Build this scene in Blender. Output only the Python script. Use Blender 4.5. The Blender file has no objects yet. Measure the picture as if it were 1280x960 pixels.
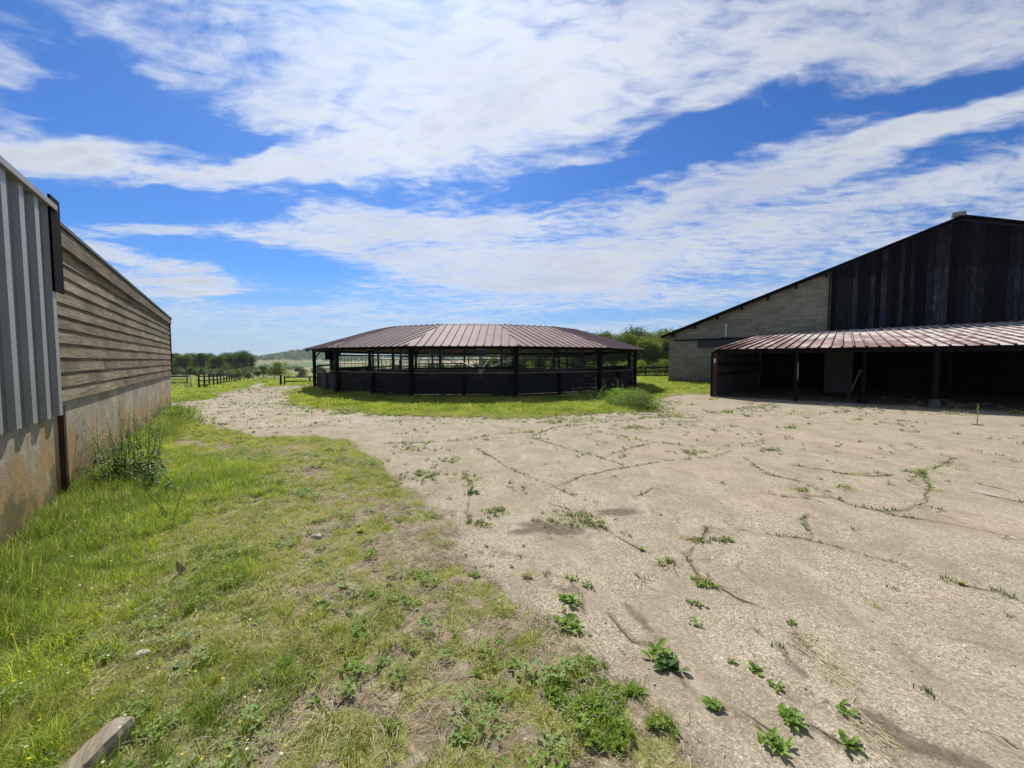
import bpy, math, random
import numpy as np
from mathutils import Vector, Matrix, Euler
R = math.radians
rnd = random.Random(7)
rng = np.random.default_rng(11)
SC = bpy.context.scene
COL = SC.collection

# ------------------------------------------------------------------ camera model, used to read positions on the ground
FPX, PITCH, SHY, EYE = 490.0, R(3.0), 4.3, 1.6
def ray(px, py):
    a = (px - 640) / FPX; b = (480 - SHY - py) / FPX
    return a, math.cos(PITCH) + b * math.sin(PITCH), -math.sin(PITCH) + b * math.cos(PITCH)
def at(px, py, z=0.0):
    dx, dy, dz = ray(px, py)
    t = (z - EYE) / dz
    return dx * t, dy * t

# ------------------------------------------------------------------ value noise
def _hash(ix, iy, seed):
    h = (ix.astype(np.int64) * 374761393 + iy.astype(np.int64) * 668265263 + seed * 1442695041) & 0xFFFFFFFF
    h = ((h ^ (h >> 13)) * 1274126177) & 0xFFFFFFFF
    h = h ^ (h >> 16)
    return (h & 0xFFFFFF) / float(0xFFFFFF)
def vnoise(x, y, seed=0):
    x = np.asarray(x, float); y = np.asarray(y, float)
    ix = np.floor(x); iy = np.floor(y); fx = x - ix; fy = y - iy
    fx = fx * fx * (3 - 2 * fx); fy = fy * fy * (3 - 2 * fy)
    ix = ix.astype(np.int64); iy = iy.astype(np.int64)
    a = _hash(ix, iy, seed); b = _hash(ix + 1, iy, seed); c = _hash(ix, iy + 1, seed); d = _hash(ix + 1, iy + 1, seed)
    return a + (b - a) * fx + (c - a) * fy + (a - b - c + d) * fx * fy
def fbm(x, y, s=1.0, o=4, seed=0):
    v = 0; amp = .5; tot = 0
    for i in range(o):
        v = v + amp * vnoise(np.asarray(x) * s + i * 17.3, np.asarray(y) * s - i * 9.1, seed + i); tot += amp
        amp *= .5; s *= 2.03
    return v / tot
def sstep(e0, e1, x):
    t = np.clip((np.asarray(x, float) - e0) / (e1 - e0), 0, 1)
    return t * t * (3 - 2 * t)

# ------------------------------------------------------------------ where things are
WC = (-2.0, 25.13)                                 # centre of the horse walker
WR, WRI, WZE, WZI, WN = 10.02, 6.25, 2.15, 3.33, 14
def wall_pt(y, off=0.0):                            # the line of the sheds' walls on the left
    return (-1.88 - .718 * y + .812 * off, y + .583 * off)
BO = np.array([11.17, 28.0]); BE = np.array([.792, -.611]); BN = np.array([.611, .792])   # barn corner, along the gable, away
LO = np.array([8.82, 17.01])                        # front corner post of the lean-to
def barn(t, n, z): p = BO + BE * t + BN * n; return (p[0], p[1], z)
def lean(t, n, z): p = LO + BE * t + BN * n; return (p[0], p[1], z)

def T(x, y):                                       # lie of the land
    x = np.asarray(x, float); y = np.asarray(y, float)
    yy = np.maximum(y, 0)
    left = np.interp(yy, [0, 18, 35, 60, 120, 300, 500, 750, 1300, 3000], [0, 0, -1.0, -1.8, -2.9, -5.5, -7.5, -1.5, 4, 6])
    right = np.interp(yy, [0, 32, 50, 80, 140, 300, 500, 750, 1300, 3000], [0, 0, -.75, -1.4, -2.9, -5.5, -7.5, -1.5, 4, 6])
    k = sstep(-7, 7, x)
    t = left * (1 - k) + right * k
    r = np.hypot(x - WC[0], y - WC[1])
    near = sstep(11.2, 17, r)
    t = np.where(y < 60, t * near, t)
    a = x / np.maximum(y, 1)
    t = t + 22 * np.exp(-((a + .53) / .085) ** 2) * sstep(700, 1250, y) * np.exp(-((y - 1250) / 500) ** 2)
    t = t + 9 * np.exp(-((a + .15) / .3) ** 2) * sstep(800, 1500, y)
    t = t + (fbm(x, y, .01, 3, 5) - .5) * 5 * sstep(100, 400, y)
    return t

def seg_sd(px, py, poly):                          # signed distance, positive inside
    n = len(poly); d = np.full(px.shape, 1e9); ins = np.zeros(px.shape, bool)
    for i in range(n):
        ax, ay = poly[i]; bx, by = poly[(i + 1) % n]
        ex, ey = bx - ax, by - ay; L = ex * ex + ey * ey + 1e-12
        t = np.clip(((px - ax) * ex + (py - ay) * ey) / L, 0, 1)
        d = np.minimum(d, np.hypot(px - ax - t * ex, py - ay - t * ey))
        if ay != by:
            c = ((ay > py) != (by > py)) & (px < (bx - ax) * (py - ay) / (by - ay) + ax)
            ins ^= c
    return np.where(ins, d, -d)

EDGE = [(865,975),(851,943),(816,898),(792,873),(759,852),(743,827),(699,803),(656,762),(640,738),(612,714),(581,700),
        (568,666),(547,641),(509,610),(475,580),(454,562),(430,549),(400,548),(344,549),(303,542),(260,535),(232,524),(214,513)]
ISL = [(364,506),(378,509),(420,515),(500,520),(560,522),(630,523.6),(695,521),(757,517),(799,517),(825,515),(826,506),(817,501),(826,497),(855,492.6),(889,494)]
YARD = [(3.2,-9),(1.6,-2),(1.0,.3)] + [at(*p) for p in EDGE] + [(-20,13.2),(-20,15.2)]
YARD += [at(216,503.5), at(262,500), (-14.1,19.3), (-18.3,26.5), (-23.9,35), (-35.9,55), (-34.8,55), (-22.5,35.5), (-17.2,27.8), (-14.3,24.5), (-12.4,24.2), (-11.8,20.8), (-11.0,19.0)]
YARD += [at(*p) for p in ISL] + [tuple(LO + BN * 10.2), tuple(LO + BE * 25 + BN * 10.2), (40, -9)]
def hard(x, y):                                    # >0 on concrete and gravel
    sd = seg_sd(x, y, YARD)
    w = .10 + .25 * sstep(5, 16, np.hypot(x, y))
    sd = sd + (fbm(x, y, 2.2, 4, 21) - .5) * w * 2.6 + (fbm(x, y, 9, 2, 23) - .5) * .10
    return sd
def gravelly(x, y):                                # 0 concrete .. 1 loose gravel and earth of the track
    a = sstep(-1.2, -5.2, x + (fbm(x, y, .7, 3, 31) - .5) * 3) * sstep(8.2, 10.6, y)
    b = sstep(13.0, 14.5, y) * sstep(-5, -7, x)
    return np.maximum(a, b)
def ground_z(x, y):
    s = hard(x, y)
    lift = np.clip(s * -.16, -.03, .035)
    bump = (fbm(x, y, 1.3, 3, 41) - .5) * .05 + (fbm(x, y, 8, 2, 43) - .5) * .025
    return T(x, y) + lift + bump * sstep(.15, -.35, s)
def inside_sheds(x, y):
    s_ = -(x + 1.88) * .583 + y * .812; o_ = (x + 1.88) * .812 + y * .583
    return (o_ < .06) & (o_ > -8.2) & (s_ < 15.08) & (s_ > -14.1)
def wrad(x, y): return np.hypot(x - WC[0], y - WC[1])
def bare(x, y, s):                                 # how much grass covers the soil, 0..1 (s = distance from hard ground)
    nz = .45 * fbm(x, y, 2.3, 4, 51) + .55 * fbm(x, y, 8.5, 3, 57); n2 = fbm(x, y, .9, 3, 52)
    fore = (y < 13) & (x < 3)
    cover = sstep(.75, 1.8, s + (n2 - .5) * 1.5)
    strip = sstep(4.0, 5.0, y) * sstep(0, .15, s) * sstep(.95, .6, s) * .9
    patch = sstep(.45, .56, nz) * .78
    d = np.maximum(np.maximum(cover * (.62 + .38 * sstep(.3, .5, nz)), strip), patch)
    return np.where(fore, d, sstep(0, .35, s))

# ------------------------------------------------------------------ objects
def tag(o, label=None, cat=None, group=None, kind=None):
    if label: o['label'] = label
    if cat: o['category'] = cat
    if group: o['group'] = group
    if kind: o['kind'] = kind
    return o
def empty(name, loc, label=None, cat=None, group=None, rz=0):
    o = bpy.data.objects.new(name, None); COL.objects.link(o)
    o.location = loc; o.rotation_euler.z = rz; o.empty_display_size = .2
    return tag(o, label, cat, group)
def np_mesh(name, verts, faces_flat, loop_tot, smooth=False):
    me = bpy.data.meshes.new(name)
    verts = np.asarray(verts, np.float32)
    me.vertices.add(len(verts)); me.vertices.foreach_set('co', verts.ravel())
    faces_flat = np.asarray(faces_flat, np.int32); loop_tot = np.asarray(loop_tot, np.int32)
    me.loops.add(len(faces_flat)); me.loops.foreach_set('vertex_index', faces_flat)
    me.polygons.add(len(loop_tot))
    st = np.concatenate([[0], np.cumsum(loop_tot)[:-1]]).astype(np.int32)
    me.polygons.foreach_set('loop_start', st); me.polygons.foreach_set('loop_total', loop_tot)
    if smooth: me.polygons.foreach_set('use_smooth', np.ones(len(loop_tot), bool))
    me.update(calc_edges=True); me.validate()
    return me
def link(name, me, mat, parent=None, loc=(0, 0, 0)):
    o = bpy.data.objects.new(name, me); COL.objects.link(o)
    if mat is not None:
        me.materials.clear(); me.materials.append(mat)
    if parent: o.parent = parent
    o.location = loc
    return o
class MB:
    def __init__(s, org=(0, 0, 0)): s.v = []; s.f = []; s.c = []; s.org = Vector(org); s.col = None
    def add(s, vs, fs, c=None):
        b = len(s.v); s.v += [tuple(Vector(v) - s.org) for v in vs]; s.f += [tuple(b + i for i in f) for f in fs]
        c = rnd.random() if c is None else c
        s.c += [c] * len(vs); return s
    def box(s, a, b, M=None, c=None):
        vs = [(x, y, z) for x in (a[0], b[0]) for y in (a[1], b[1]) for z in (a[2], b[2])]
        if M is not None: vs = [M @ Vector(v) for v in vs]
        return s.add(vs, [(0,1,3,2),(4,6,7,5),(0,4,5,1),(2,3,7,6),(0,2,6,4),(1,5,7,3)], c)
    def beam(s, p0, p1, w, h, up=(0, 0, 1), c=None, taper=1.0):
        p0 = Vector(p0); p1 = Vector(p1); d = (p1 - p0).normalized(); up = Vector(up)
        if abs(d.dot(up)) > .98: up = Vector((BE[0], BE[1], 0))
        sx = d.cross(up).normalized() * w / 2; sy = sx.cross(d).normalized() * h / 2
        vs = []
        for p, k in ((p0, 1), (p1, taper)): vs += [p + (-sx - sy) * k, p + (sx - sy) * k, p + (sx + sy) * k, p + (-sx + sy) * k]
        return s.add(vs, [(0,3,2,1),(4,5,6,7),(0,1,5,4),(1,2,6,5),(2,3,7,6),(3,0,4,7)], c)
    def tube(s, pts, rad, n=8, c=None):
        pts = [Vector(p) for p in pts]; rad = rad if hasattr(rad, '__len__') else [rad] * len(pts)
        vs = []; fs = []
        for i, p in enumerate(pts):
            d = (pts[min(i + 1, len(pts) - 1)] - pts[max(i - 1, 0)]).normalized()
            u = d.orthogonal().normalized() if abs(d.z) < .9 else Vector((1, 0, 0)).cross(d).normalized(); w = d.cross(u)
            for k in range(n):
                a = 2 * math.pi * k / n; vs.append(p + (u * math.cos(a) + w * math.sin(a)) * rad[i])
        for i in range(len(pts) - 1):
            for k in range(n):
                a = i * n + k; b = i * n + (k + 1) % n; fs.append((a, b, b + n, a + n))
        fs.append(tuple(range(n - 1, -1, -1))); fs.append(tuple(range((len(pts) - 1) * n, len(pts) * n)))
        return s.add(vs, fs, c)
    def build(s, name, mat, parent=None, loc=None, smooth=False, bevel=0, solid=0):
        me = bpy.data.meshes.new(name); me.from_pydata(s.v, [], s.f); me.update()
        at_ = me.attributes.new('rv', 'FLOAT', 'POINT'); at_.data.foreach_set('value', np.array(s.c, np.float32))
        if smooth: me.polygons.foreach_set('use_smooth', np.ones(len(me.polygons), bool))
        if loc is None: loc = (0, 0, 0) if parent else tuple(s.org)
        o = link(name, me, mat, parent, loc)
        if solid: m = o.modifiers.new('s', 'SOLIDIFY'); m.thickness = solid; m.offset = -1
        if bevel: m = o.modifiers.new('b', 'BEVEL'); m.width = bevel; m.segments = 1; m.limit_method = 'ANGLE'
        return o

# ------------------------------------------------------------------ materials
class NT:
    def __init__(s, nt): s.nt = nt
    def n(s, t, ins=None, **kw):
        nd = s.nt.nodes.new(t)
        for k, v in kw.items(): setattr(nd, k, v)
        for k, v in (ins or {}).items():
            if hasattr(v, 'is_output') and v.is_output: s.nt.links.new(v, nd.inputs[k])
            else: nd.inputs[k].default_value = v
        return nd
    def math(s, op, a, b=0.0, c=0.0, clamp=False):
        nd = s.n('ShaderNodeMath', {0: a, 1: b, 2: c}, operation=op, use_clamp=clamp); return nd.outputs[0]
    def mix(s, f, a, b, bt='MIX'):
        nd = s.nt.nodes.new('ShaderNodeMix'); nd.data_type = 'RGBA'; nd.blend_type = bt
        for i, v in ((0, f), (6, a), (7, b)):
            if hasattr(v, 'is_output'): s.nt.links.new(v, nd.inputs[i])
            else:
                if i and len(v) == 3: v = (*v, 1)
                nd.inputs[i].default_value = v
        return nd.outputs[2]
    def ramp(s, f, stops, interp='LINEAR'):
        nd = s.nt.nodes.new('ShaderNodeValToRGB'); nd.color_ramp.interpolation = interp
        e = nd.color_ramp.elements
        while len(e) < len(stops): e.new(.5)
        for x, (p, c) in zip(e, stops):
            x.position = p; x.color = (*c, 1) if hasattr(c, '__len__') else (c, c, c, 1)
        s.nt.links.new(f, nd.inputs[0]); return nd.outputs[0]
    def noise(s, vec, scale, detail=4, rough=.55, dist=0):
        return s.n('ShaderNodeTexNoise', {'Vector': vec, 'Scale': scale, 'Detail': detail, 'Roughness': rough, 'Distortion': dist}).outputs[0]
    def mapping(s, vec, loc=(0,0,0), rot=(0,0,0), scale=(1,1,1), vt='POINT'):
        return s.n('ShaderNodeMapping', {'Vector': vec, 'Location': loc, 'Rotation': rot, 'Scale': scale}, vector_type=vt).outputs[0]
    def attr(s, name): return s.n('ShaderNodeAttribute', attribute_name=name).outputs['Fac']
def new_mat(name):
    m = bpy.data.materials.new(name); m.use_nodes = True; nt = m.node_tree; nt.nodes.clear()
    g = NT(nt); out = g.n('ShaderNodeOutputMaterial'); return m, g, out
def finish(g, out, color, rough=.8, bump=None, bstr=.5, bdist=.01, metal=0, spec=.3):
    p = g.n('ShaderNodeBsdfPrincipled', {'Base Color': color if not isinstance(color, tuple) else (*color, 1), 'Roughness': rough, 'Metallic': metal, 'Specular IOR Level': spec})
    if bump is not None:
        b = g.n('ShaderNodeBump', {'Height': bump, 'Strength': bstr, 'Distance': bdist}); g.nt.links.new(b.outputs[0], p.inputs['Normal'])
    g.nt.links.new(p.outputs[0], out.inputs[0]); return p
def wpos(g): return g.n('ShaderNodeNewGeometry').outputs['Position']

def mat_yard():
    m, g, out = new_mat('yard'); P = wpos(g)
    gr = g.attr('gravelly')
    fine = g.n('ShaderNodeTexVoronoi', {'Vector': P, 'Scale': 120.0, 'Randomness': 1.0}); fine_c = fine.outputs['Color']; fine_d = fine.outputs['Distance']
    sp = g.n('ShaderNodeSeparateColor', {0: fine_c}).outputs[0]
    med = g.n('ShaderNodeTexVoronoi', {'Vector': P, 'Scale': 30.0}); md = g.n('ShaderNodeSeparateColor', {0: med.outputs['Color']}).outputs[0]
    base = g.ramp(sp, [(0, (.07,.055,.036)), (.3, (.255,.213,.150)), (.75, (.365,.312,.227)), (1, (.66,.60,.48))])
    base = g.mix(.22, base, g.ramp(md, [(0, (.12,.10,.07)), (.55, (.30,.255,.185)), (1, (.48,.415,.31))]))
    big = g.noise(P, .45, 6, .6); base = g.mix(g.ramp(big, [(.35, .0), (.7, .55)]), base, (.335,.285,.203))
    pink = g.noise(g.mapping(P, (3, 1, 0)), .6, 4, .5); base = g.mix(g.math('MULTIPLY', g.ramp(pink, [(.46, 0), (.72, .32)]), g.n('ShaderNodeMapRange', {0: g.n('ShaderNodeSeparateXYZ', {0: P}).outputs[0], 1: .5, 2: 4.0}).outputs[0]), base, (.46,.31,.21))
    st = g.noise(P, 1.7, 8, .68, .4); base = g.mix(g.ramp(st, [(.44, 0), (.62, .62)]), base, (.22,.18,.125))
    st2 = g.noise(g.mapping(P, (9, 4, 0), (0, 0, .7), (1.6, .5, 1)), 2.6, 8, .7, .2); base = g.mix(g.ramp(st2, [(.55, 0), (.68, .6)]), base, (.43,.375,.29))
    # gravel and earth of the track
    dirt_shade = g.attr('dirt_shade'); dn = g.math('ADD', dirt_shade, g.math('MULTIPLY', g.math('SUBTRACT', g.noise(P, 5.0, 8, .72), .5), 1.1))  # real dirt, plus the shade painted on the lean-to floor
    dn2 = g.math('ADD', dirt_shade, g.math('MULTIPLY', g.math('SUBTRACT', g.noise(P, 14.0, 6, .72), .5), 1.0))
    dm = g.math('MAXIMUM', g.ramp(dn, [(.38, 0), (.62, .85)]), g.ramp(dn2, [(.40, 0), (.75, .75)]))
    base = g.mix(dm, base, g.ramp(g.noise(P, 22, 5, .7), [(.3, (.055,.042,.03)), (.6, (.15,.12,.085)), (.75, (.26,.215,.155))]))
    g1 = g.n('ShaderNodeTexVoronoi', {'Vector': P, 'Scale': 38.0}); gc = g.n('ShaderNodeSeparateColor', {0: g1.outputs['Color']}).outputs[1]
    grav = g.ramp(gc, [(0, (.20,.165,.12)), (.5, (.34,.29,.22)), (.8, (.44,.385,.30)), (1, (.60,.54,.44))])
    gn = g.noise(P, .9, 6, .65); grav = g.mix(g.ramp(gn, [(.42, 0), (.62, .75)]), grav, (.30,.225,.155))
    gm = g.noise(P, 1.1, 5, .6); grav = g.mix(g.ramp(gm, [(.50, 0), (.64, .65)]), grav, (.16,.18,.06))
    f = g.math('ADD', gr, g.math('MULTIPLY', g.math('SUBTRACT', g.noise(P, 2.2, 5, .6), .5), .9)); f = g.ramp(f, [(.35, 0), (.62, 1)])
    col = g.mix(f, base, grav)
    # hairline cracks wandering over the slabs
    wv = g.n('ShaderNodeVectorMath', {0: P, 1: g.n('ShaderNodeTexNoise', {'Vector': P, 'Scale': 1.6, 'Detail': 5.0}).outputs['Color']}, operation='ADD').outputs[0]
    ck = g.n('ShaderNodeTexVoronoi', {'Vector': wv, 'Scale': .75}, feature='DISTANCE_TO_EDGE').outputs[0]
    cm = g.ramp(ck, [(0, 1), (.007, .8), (.016, 0)])
    cm = g.math('MULTIPLY', cm, g.ramp(g.noise(P, .8, 3), [(.52, 0), (.66, .8)])); cm = g.math('MULTIPLY', cm, g.math('SUBTRACT', 1.0, f))
    col = g.mix(g.math('MULTIPLY', cm, .75), col, (.10,.08,.055))
    h = g.math('ADD', g.math('MULTIPLY', fine_d, .25), g.math('MULTIPLY', g.noise(P, 24, 5, .65), .6))
    h = g.math('ADD', h, g.math('MULTIPLY', g.noise(P, 3.5, 4, .6), 1.6))
    h = g.math('SUBTRACT', h, g.math('MULTIPLY', cm, .8))
    h = g.math('ADD', h, g.math('MULTIPLY', g.math('MULTIPLY', g1.outputs['Distance'], f), -.6))
    finish(g, out, col, .95, h, .6, .007, spec=.12); return m
def mat_soil():
    m, g, out = new_mat('soil_and_turf'); P = wpos(g)
    ga = g.attr('grassy')
    a = g.noise(P, 9, 8, .7); soil = g.ramp(a, [(.3, (.085,.064,.040)), (.5, (.21,.17,.11)), (.68, (.38,.32,.225))])
    b = g.noise(P, 1.4, 5, .6); soil = g.mix(g.ramp(b, [(.55, 0), (.75, .5)]), soil, (.36,.27,.19))
    gl = g.noise(P, 26, 5, .7); gc = g.ramp(gl, [(.3, (.08,.085,.025)), (.5, (.20,.21,.06)), (.7, (.36,.33,.15))])
    c2 = g.noise(P, .5, 4, .6); gc = g.mix(g.ramp(c2, [(.35, 0), (.7, .5)]), gc, (.22,.19,.085))
    col = g.mix(g.ramp(g.math('ADD', ga, g.math('MULTIPLY', g.math('SUBTRACT', g.noise(P, 6, 5, .65), .5), .8)), [(.3, 0), (.7, 1)]), soil, gc)
    # fields in the distance
    D = g.n('ShaderNodeVectorMath', {0: P}, operation='LENGTH').outputs['Value']
    fm = g.n('ShaderNodeMapRange', {0: D, 1: 130.0, 2: 260.0}).outputs[0]
    vo = g.n('ShaderNodeTexVoronoi', {'Vector': g.mapping(P, (40, 0, 0), (0, 0, .3), (.008, .005, 0)), 'Scale': 1.0, 'Randomness': .8})
    fc = g.ramp(g.n('ShaderNodeSeparateColor', {0: vo.outputs['Color']}).outputs[0],
                [(0, (.10,.14,.045)), (.25, (.13,.15,.055)), (.5, (.30,.21,.13)), (.6, (.08,.12,.04)), (.8, (.18,.17,.08))], 'CONSTANT')
    col = g.mix(fm, col, fc)
    h = g.math('ADD', g.math('MULTIPLY', g.noise(P, 40, 6, .7), .6), g.math('MULTIPLY', g.noise(P, 9, 5, .6), 1.3))
    finish(g, out, col, .95, h, 1.0, .02, spec=.1); return m
def mat_plain(name, col, rough=.7, var=.35, scale=6, bump=.3, metal=0, spec=.3, streak=(1,1,1), col2=None, bd=.004):
    m, g, out = new_mat(name)
    P = g.mapping(g.n('ShaderNodeTexCoord').outputs['Object'], scale=streak)
    a = g.noise(P, scale, 7, .65); b = g.noise(P, scale * 7, 4, .6); rv = g.attr('rv')
    c2 = col2 or tuple(c * (1 - var) for c in col)
    c = g.mix(g.ramp(a, [(.32, 0), (.68, 1)]), col, c2)
    k = g.math('ADD', .80, g.math('MULTIPLY', rv, .4)); k = g.math('MULTIPLY', k, g.math('ADD', .85, g.math('MULTIPLY', b, .3)))
    cc = g.n('ShaderNodeCombineColor', {0: k, 1: k, 2: k}).outputs[0]
    c = g.mix(1.0, c, cc, 'MULTIPLY')
    finish(g, out, c, rough, g.math('ADD', a, g.math('MULTIPLY', b, .5)), bump, bd, metal, spec); return m
def mat_wood(name, cols, along='x', scale=1.0, rv_amt=.5, rough=.85, spec=.15, moss=None, turn=0.0):
    m, g, out = new_mat(name)
    P0 = g.mapping(g.n('ShaderNodeTexCoord').outputs['Object'], rot=(0, 0, turn)); rv = g.attr('rv')
    off = g.n('ShaderNodeCombineXYZ', {0: g.math('MULTIPLY', rv, 13.0), 1: g.math('MULTIPLY', rv, 7.0), 2: g.math('MULTIPLY', rv, 29.0)}).outputs[0]
    P0 = g.n('ShaderNodeVectorMath', {0: P0, 1: off}, operation='ADD').outputs[0]
    sc = {'x': (1.2, 14, 14), 'z': (14, 14, 1.2)}[along]
    P = g.mapping(P0, scale=tuple(s * scale for s in sc))
    gr = g.noise(P, 2.2, 8, .7, .6); bl = g.noise(P0, 1.1, 5, .6)
    c = g.ramp(gr, [(.25, cols[0]), (.5, cols[1]), (.75, cols[2])])
    c = g.mix(g.ramp(bl, [(.42, 0), (.68, .7)]), c, cols[0])
    if moss: c = g.mix(g.ramp(g.noise(P0, 2.3, 6, .7), [(.52, 0), (.66, .6)]), c, moss)
    k = g.math('ADD', 1 - rv_amt / 2, g.math('MULTIPLY', rv, rv_amt)); cc = g.n('ShaderNodeCombineColor', {0: k, 1: k, 2: k}).outputs[0]
    c = g.mix(1.0, c, cc, 'MULTIPLY')
    finish(g, out, c, rough, gr, .7, .006, 0, spec); return m
def mat_leaf(name, c1, c2, c3=None, trans=.45, rough=.55, patchy=None):
    m, g, out = new_mat(name)
    r = g.n('ShaderNodeObjectInfo').outputs['Random']; rv = g.attr('rv')
    f = g.math('FRACT', g.math('ADD', g.math('MULTIPLY', r, 3.7), rv))
    c = g.mix(f, c1, c2)
    if c3: c = g.mix(g.ramp(g.math('FRACT', g.math('MULTIPLY', g.math('ADD', r, g.math('MULTIPLY', rv, .37)), 7.3)), [(.72, 0), (.9, 1)]), c, c3)
    if patchy:
        P = wpos(g)
        c = g.mix(g.ramp(g.noise(P, .9, 6, .65), [(.40, .75), (.58, 0)]), c, patchy[0])
        c = g.mix(g.ramp(g.noise(g.mapping(P, (7, 3, 0)), 1.5, 6, .7), [(.50, 0), (.68, .75)]), c, patchy[1])
    d = g.n('ShaderNodeBsdfPrincipled', {'Base Color': c, 'Roughness': rough, 'Specular IOR Level': .25})
    t = g.n('ShaderNodeBsdfTranslucent', {'Color': g.mix(1.0, c, (1.25, 1.35, .55), 'MULTIPLY')})
    mx = g.n('ShaderNodeMixShader', {0: trans, 1: d.outputs[0], 2: t.outputs[0]})
    g.nt.links.new(mx.outputs[0], out.inputs[0]); return m
def mat_sheet(name, base, dark, lichen=None, lich_axis=None, rough=.5, metal=0.0, rv_amt=.3, spec=.5):
    m, g, out = new_mat(name)
    P = g.n('ShaderNodeTexCoord').outputs['Object']; rv = g.attr('rv')
    a = g.noise(P, .9, 8, .7); b = g.noise(P, 14, 5, .7)
    c = g.mix(g.ramp(a, [(.35, 0), (.7, .8)]), base, dark)
    k = g.math('ADD', 1 - rv_amt / 2, g.math('MULTIPLY', rv, rv_amt)); cc = g.n('ShaderNodeCombineColor', {0: k, 1: k, 2: k}).outputs[0]
    c = g.mix(1.0, c, cc, 'MULTIPLY')
    if lichen:
        x = g.n('ShaderNodeSeparateXYZ', {0: P}).outputs[0]
        n = g.noise(g.mapping(P, (0, 0, 0), (0, 0, math.atan2(BE[1], BE[0]) * -1), (3.2, .50, 1.0)), 1.2, 8, .66)
        t = g.math('ADD', n, g.math('MULTIPLY', g.math('SUBTRACT', x, 6.5), .020))
        t = g.math('ADD', t, g.math('MULTIPLY', g.math('SUBTRACT', rv, .5), .07))
        c = g.mix(g.ramp(t, [(.505, 0), (.53, .95), (1.0, .95)]), c, lichen)
        c = g.mix(g.ramp(rv, [(.0, .85), (.02, 0)]), c, (.07, .035, .03))  # rib sides tinted dark: their shadow put into the colour
        c = g.mix(g.ramp(g.noise(g.mapping(P, (5, 5, 0)), 2.2, 6, .7), [(.60, 0), (.66, .9)]), c, (.045, .03, .028))
    finish(g, out, c, rough, g.math('ADD', a, g.math('MULTIPLY', b, .3)), .25, .004, metal, spec); return m
def mat_block():
    m, g, out = new_mat('blockwork'); UV = g.n('ShaderNodeUVMap').outputs[0]
    br = g.n('ShaderNodeTexBrick', {'Vector': UV, 'Color1': (.225,.21,.155,1), 'Color2': (.35,.32,.245,1), 'Mortar': (.13,.12,.09,1), 'Scale': 1.0,
             'Mortar Size': .007, 'Mortar Smooth': .3, 'Bias': -.1, 'Brick Width': .5, 'Row Height': .21})
    c = br.outputs['Color']; P = wpos(g)
    c = g.mix(g.ramp(g.noise(P, .5, 6, .6), [(.4, 0), (.7, .5)]), c, (.13,.125,.09))
    c = g.mix(g.ramp(g.noise(P, 1.6, 6, .7), [(.55, 0), (.7, .45)]), c, (.28,.245,.18))
    z = g.n('ShaderNodeSeparateXYZ', {0: P}).outputs[2]
    lo = g.ramp(g.math('ADD', z, g.math('MULTIPLY', g.noise(P, 1.8, 5, .6), .7)), [(.3, .75), (.95, 0)])
    c = g.mix(lo, c, (.11,.085,.04))
    h = g.math('ADD', g.math('MULTIPLY', br.outputs['Fac'], -1.0), g.math('MULTIPLY', g.noise(P, 30, 5, .7), .6))
    finish(g, out, c, .95, h, .6, .01, spec=.1); return m
def mat_plinth():
    m, g, out = new_mat('plinth_concrete'); P = wpos(g)
    a = g.noise(P, 2.0, 7, .65); c = g.ramp(a, [(.3, (.20,.175,.125)), (.5, (.31,.28,.215)), (.75, (.45,.42,.34))])
    z = g.n('ShaderNodeSeparateXYZ', {0: P}).outputs[2]
    dr = g.noise(g.mapping(P, scale=(5, 5, .5)), 2.0, 6, .65)
    c = g.mix(g.ramp(dr, [(.52, 0), (.72, .55)]), c, (.13,.11,.07))
    oc = g.math('SUBTRACT', g.math('ADD', g.noise(g.mapping(P, scale=(1.5, 1.5, .8)), 1.5, 6, .65), .34), g.math('MULTIPLY', z, .42))
    c = g.mix(g.ramp(oc, [(.46, 0), (.66, .8)]), c, (.33,.205,.06))
    ga = g.math('SUBTRACT', g.math('ADD', g.noise(g.mapping(P, (7, 3, 2)), 2.5, 6, .65), .2), g.math('MULTIPLY', z, .6))
    c = g.mix(g.ramp(ga, [(.42, 0), (.58, .8)]), c, (.085,.085,.03))
    finish(g, out, c, .9, g.math('ADD', g.noise(P, 14, 6, .7), g.math('MULTIPLY', dr, .5)), .6, .012, spec=.2); return m

M = {}
M['yard'] = mat_yard(); M['soil'] = mat_soil(); M['block'] = mat_block(); M['plinth'] = mat_plinth()
M['clad'] = mat_wood('weathered_boards', [(.052,.040,.024), (.19,.150,.096), (.38,.315,.215)], 'x', 1, .6, moss=(.10,.095,.05), turn=-math.atan2(.812, -.583))
M['black_wood'] = mat_wood('black_boards', [(.004,.004,.008), (.017,.017,.026), (.10,.095,.10)], 'z', .8, 1.8)
M['dark_wood'] = mat_plain('dark_timber', (.012,.010,.010), .8, .5, 5, .5, streak=(3,3,1), spec=.15)
M['wall_board'] = mat_plain('walker_boards', (.0055,.0065,.010), .7, .5, 3, .6, spec=.2, streak=(1,1,5), col2=(.022,.021,.022))
M['grey_wood'] = mat_wood('grey_timber', [(.06,.052,.043), (.14,.12,.10), (.26,.23,.19)], 'x', 1, .3)
M['log'] = mat_wood('split_timber', [(.12,.095,.065), (.34,.29,.22), (.50,.45,.37)], 'x', 2.0, .1, turn=1.0)
M['fence'] = mat_plain('creosoted_wood', (.016,.014,.013), .85, .4, 6, .3, spec=.1)
M['walker_roof'] = mat_sheet('maroon_roof', (.27,.19,.182), (.17,.118,.113), rough=.75, rv_amt=.45, spec=.2)
M['lean_roof'] = mat_sheet('rusty_red_roof', (.31,.205,.185), (.17,.115,.10), (.60,.56,.52), True, rough=.95, spec=.05)
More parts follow.
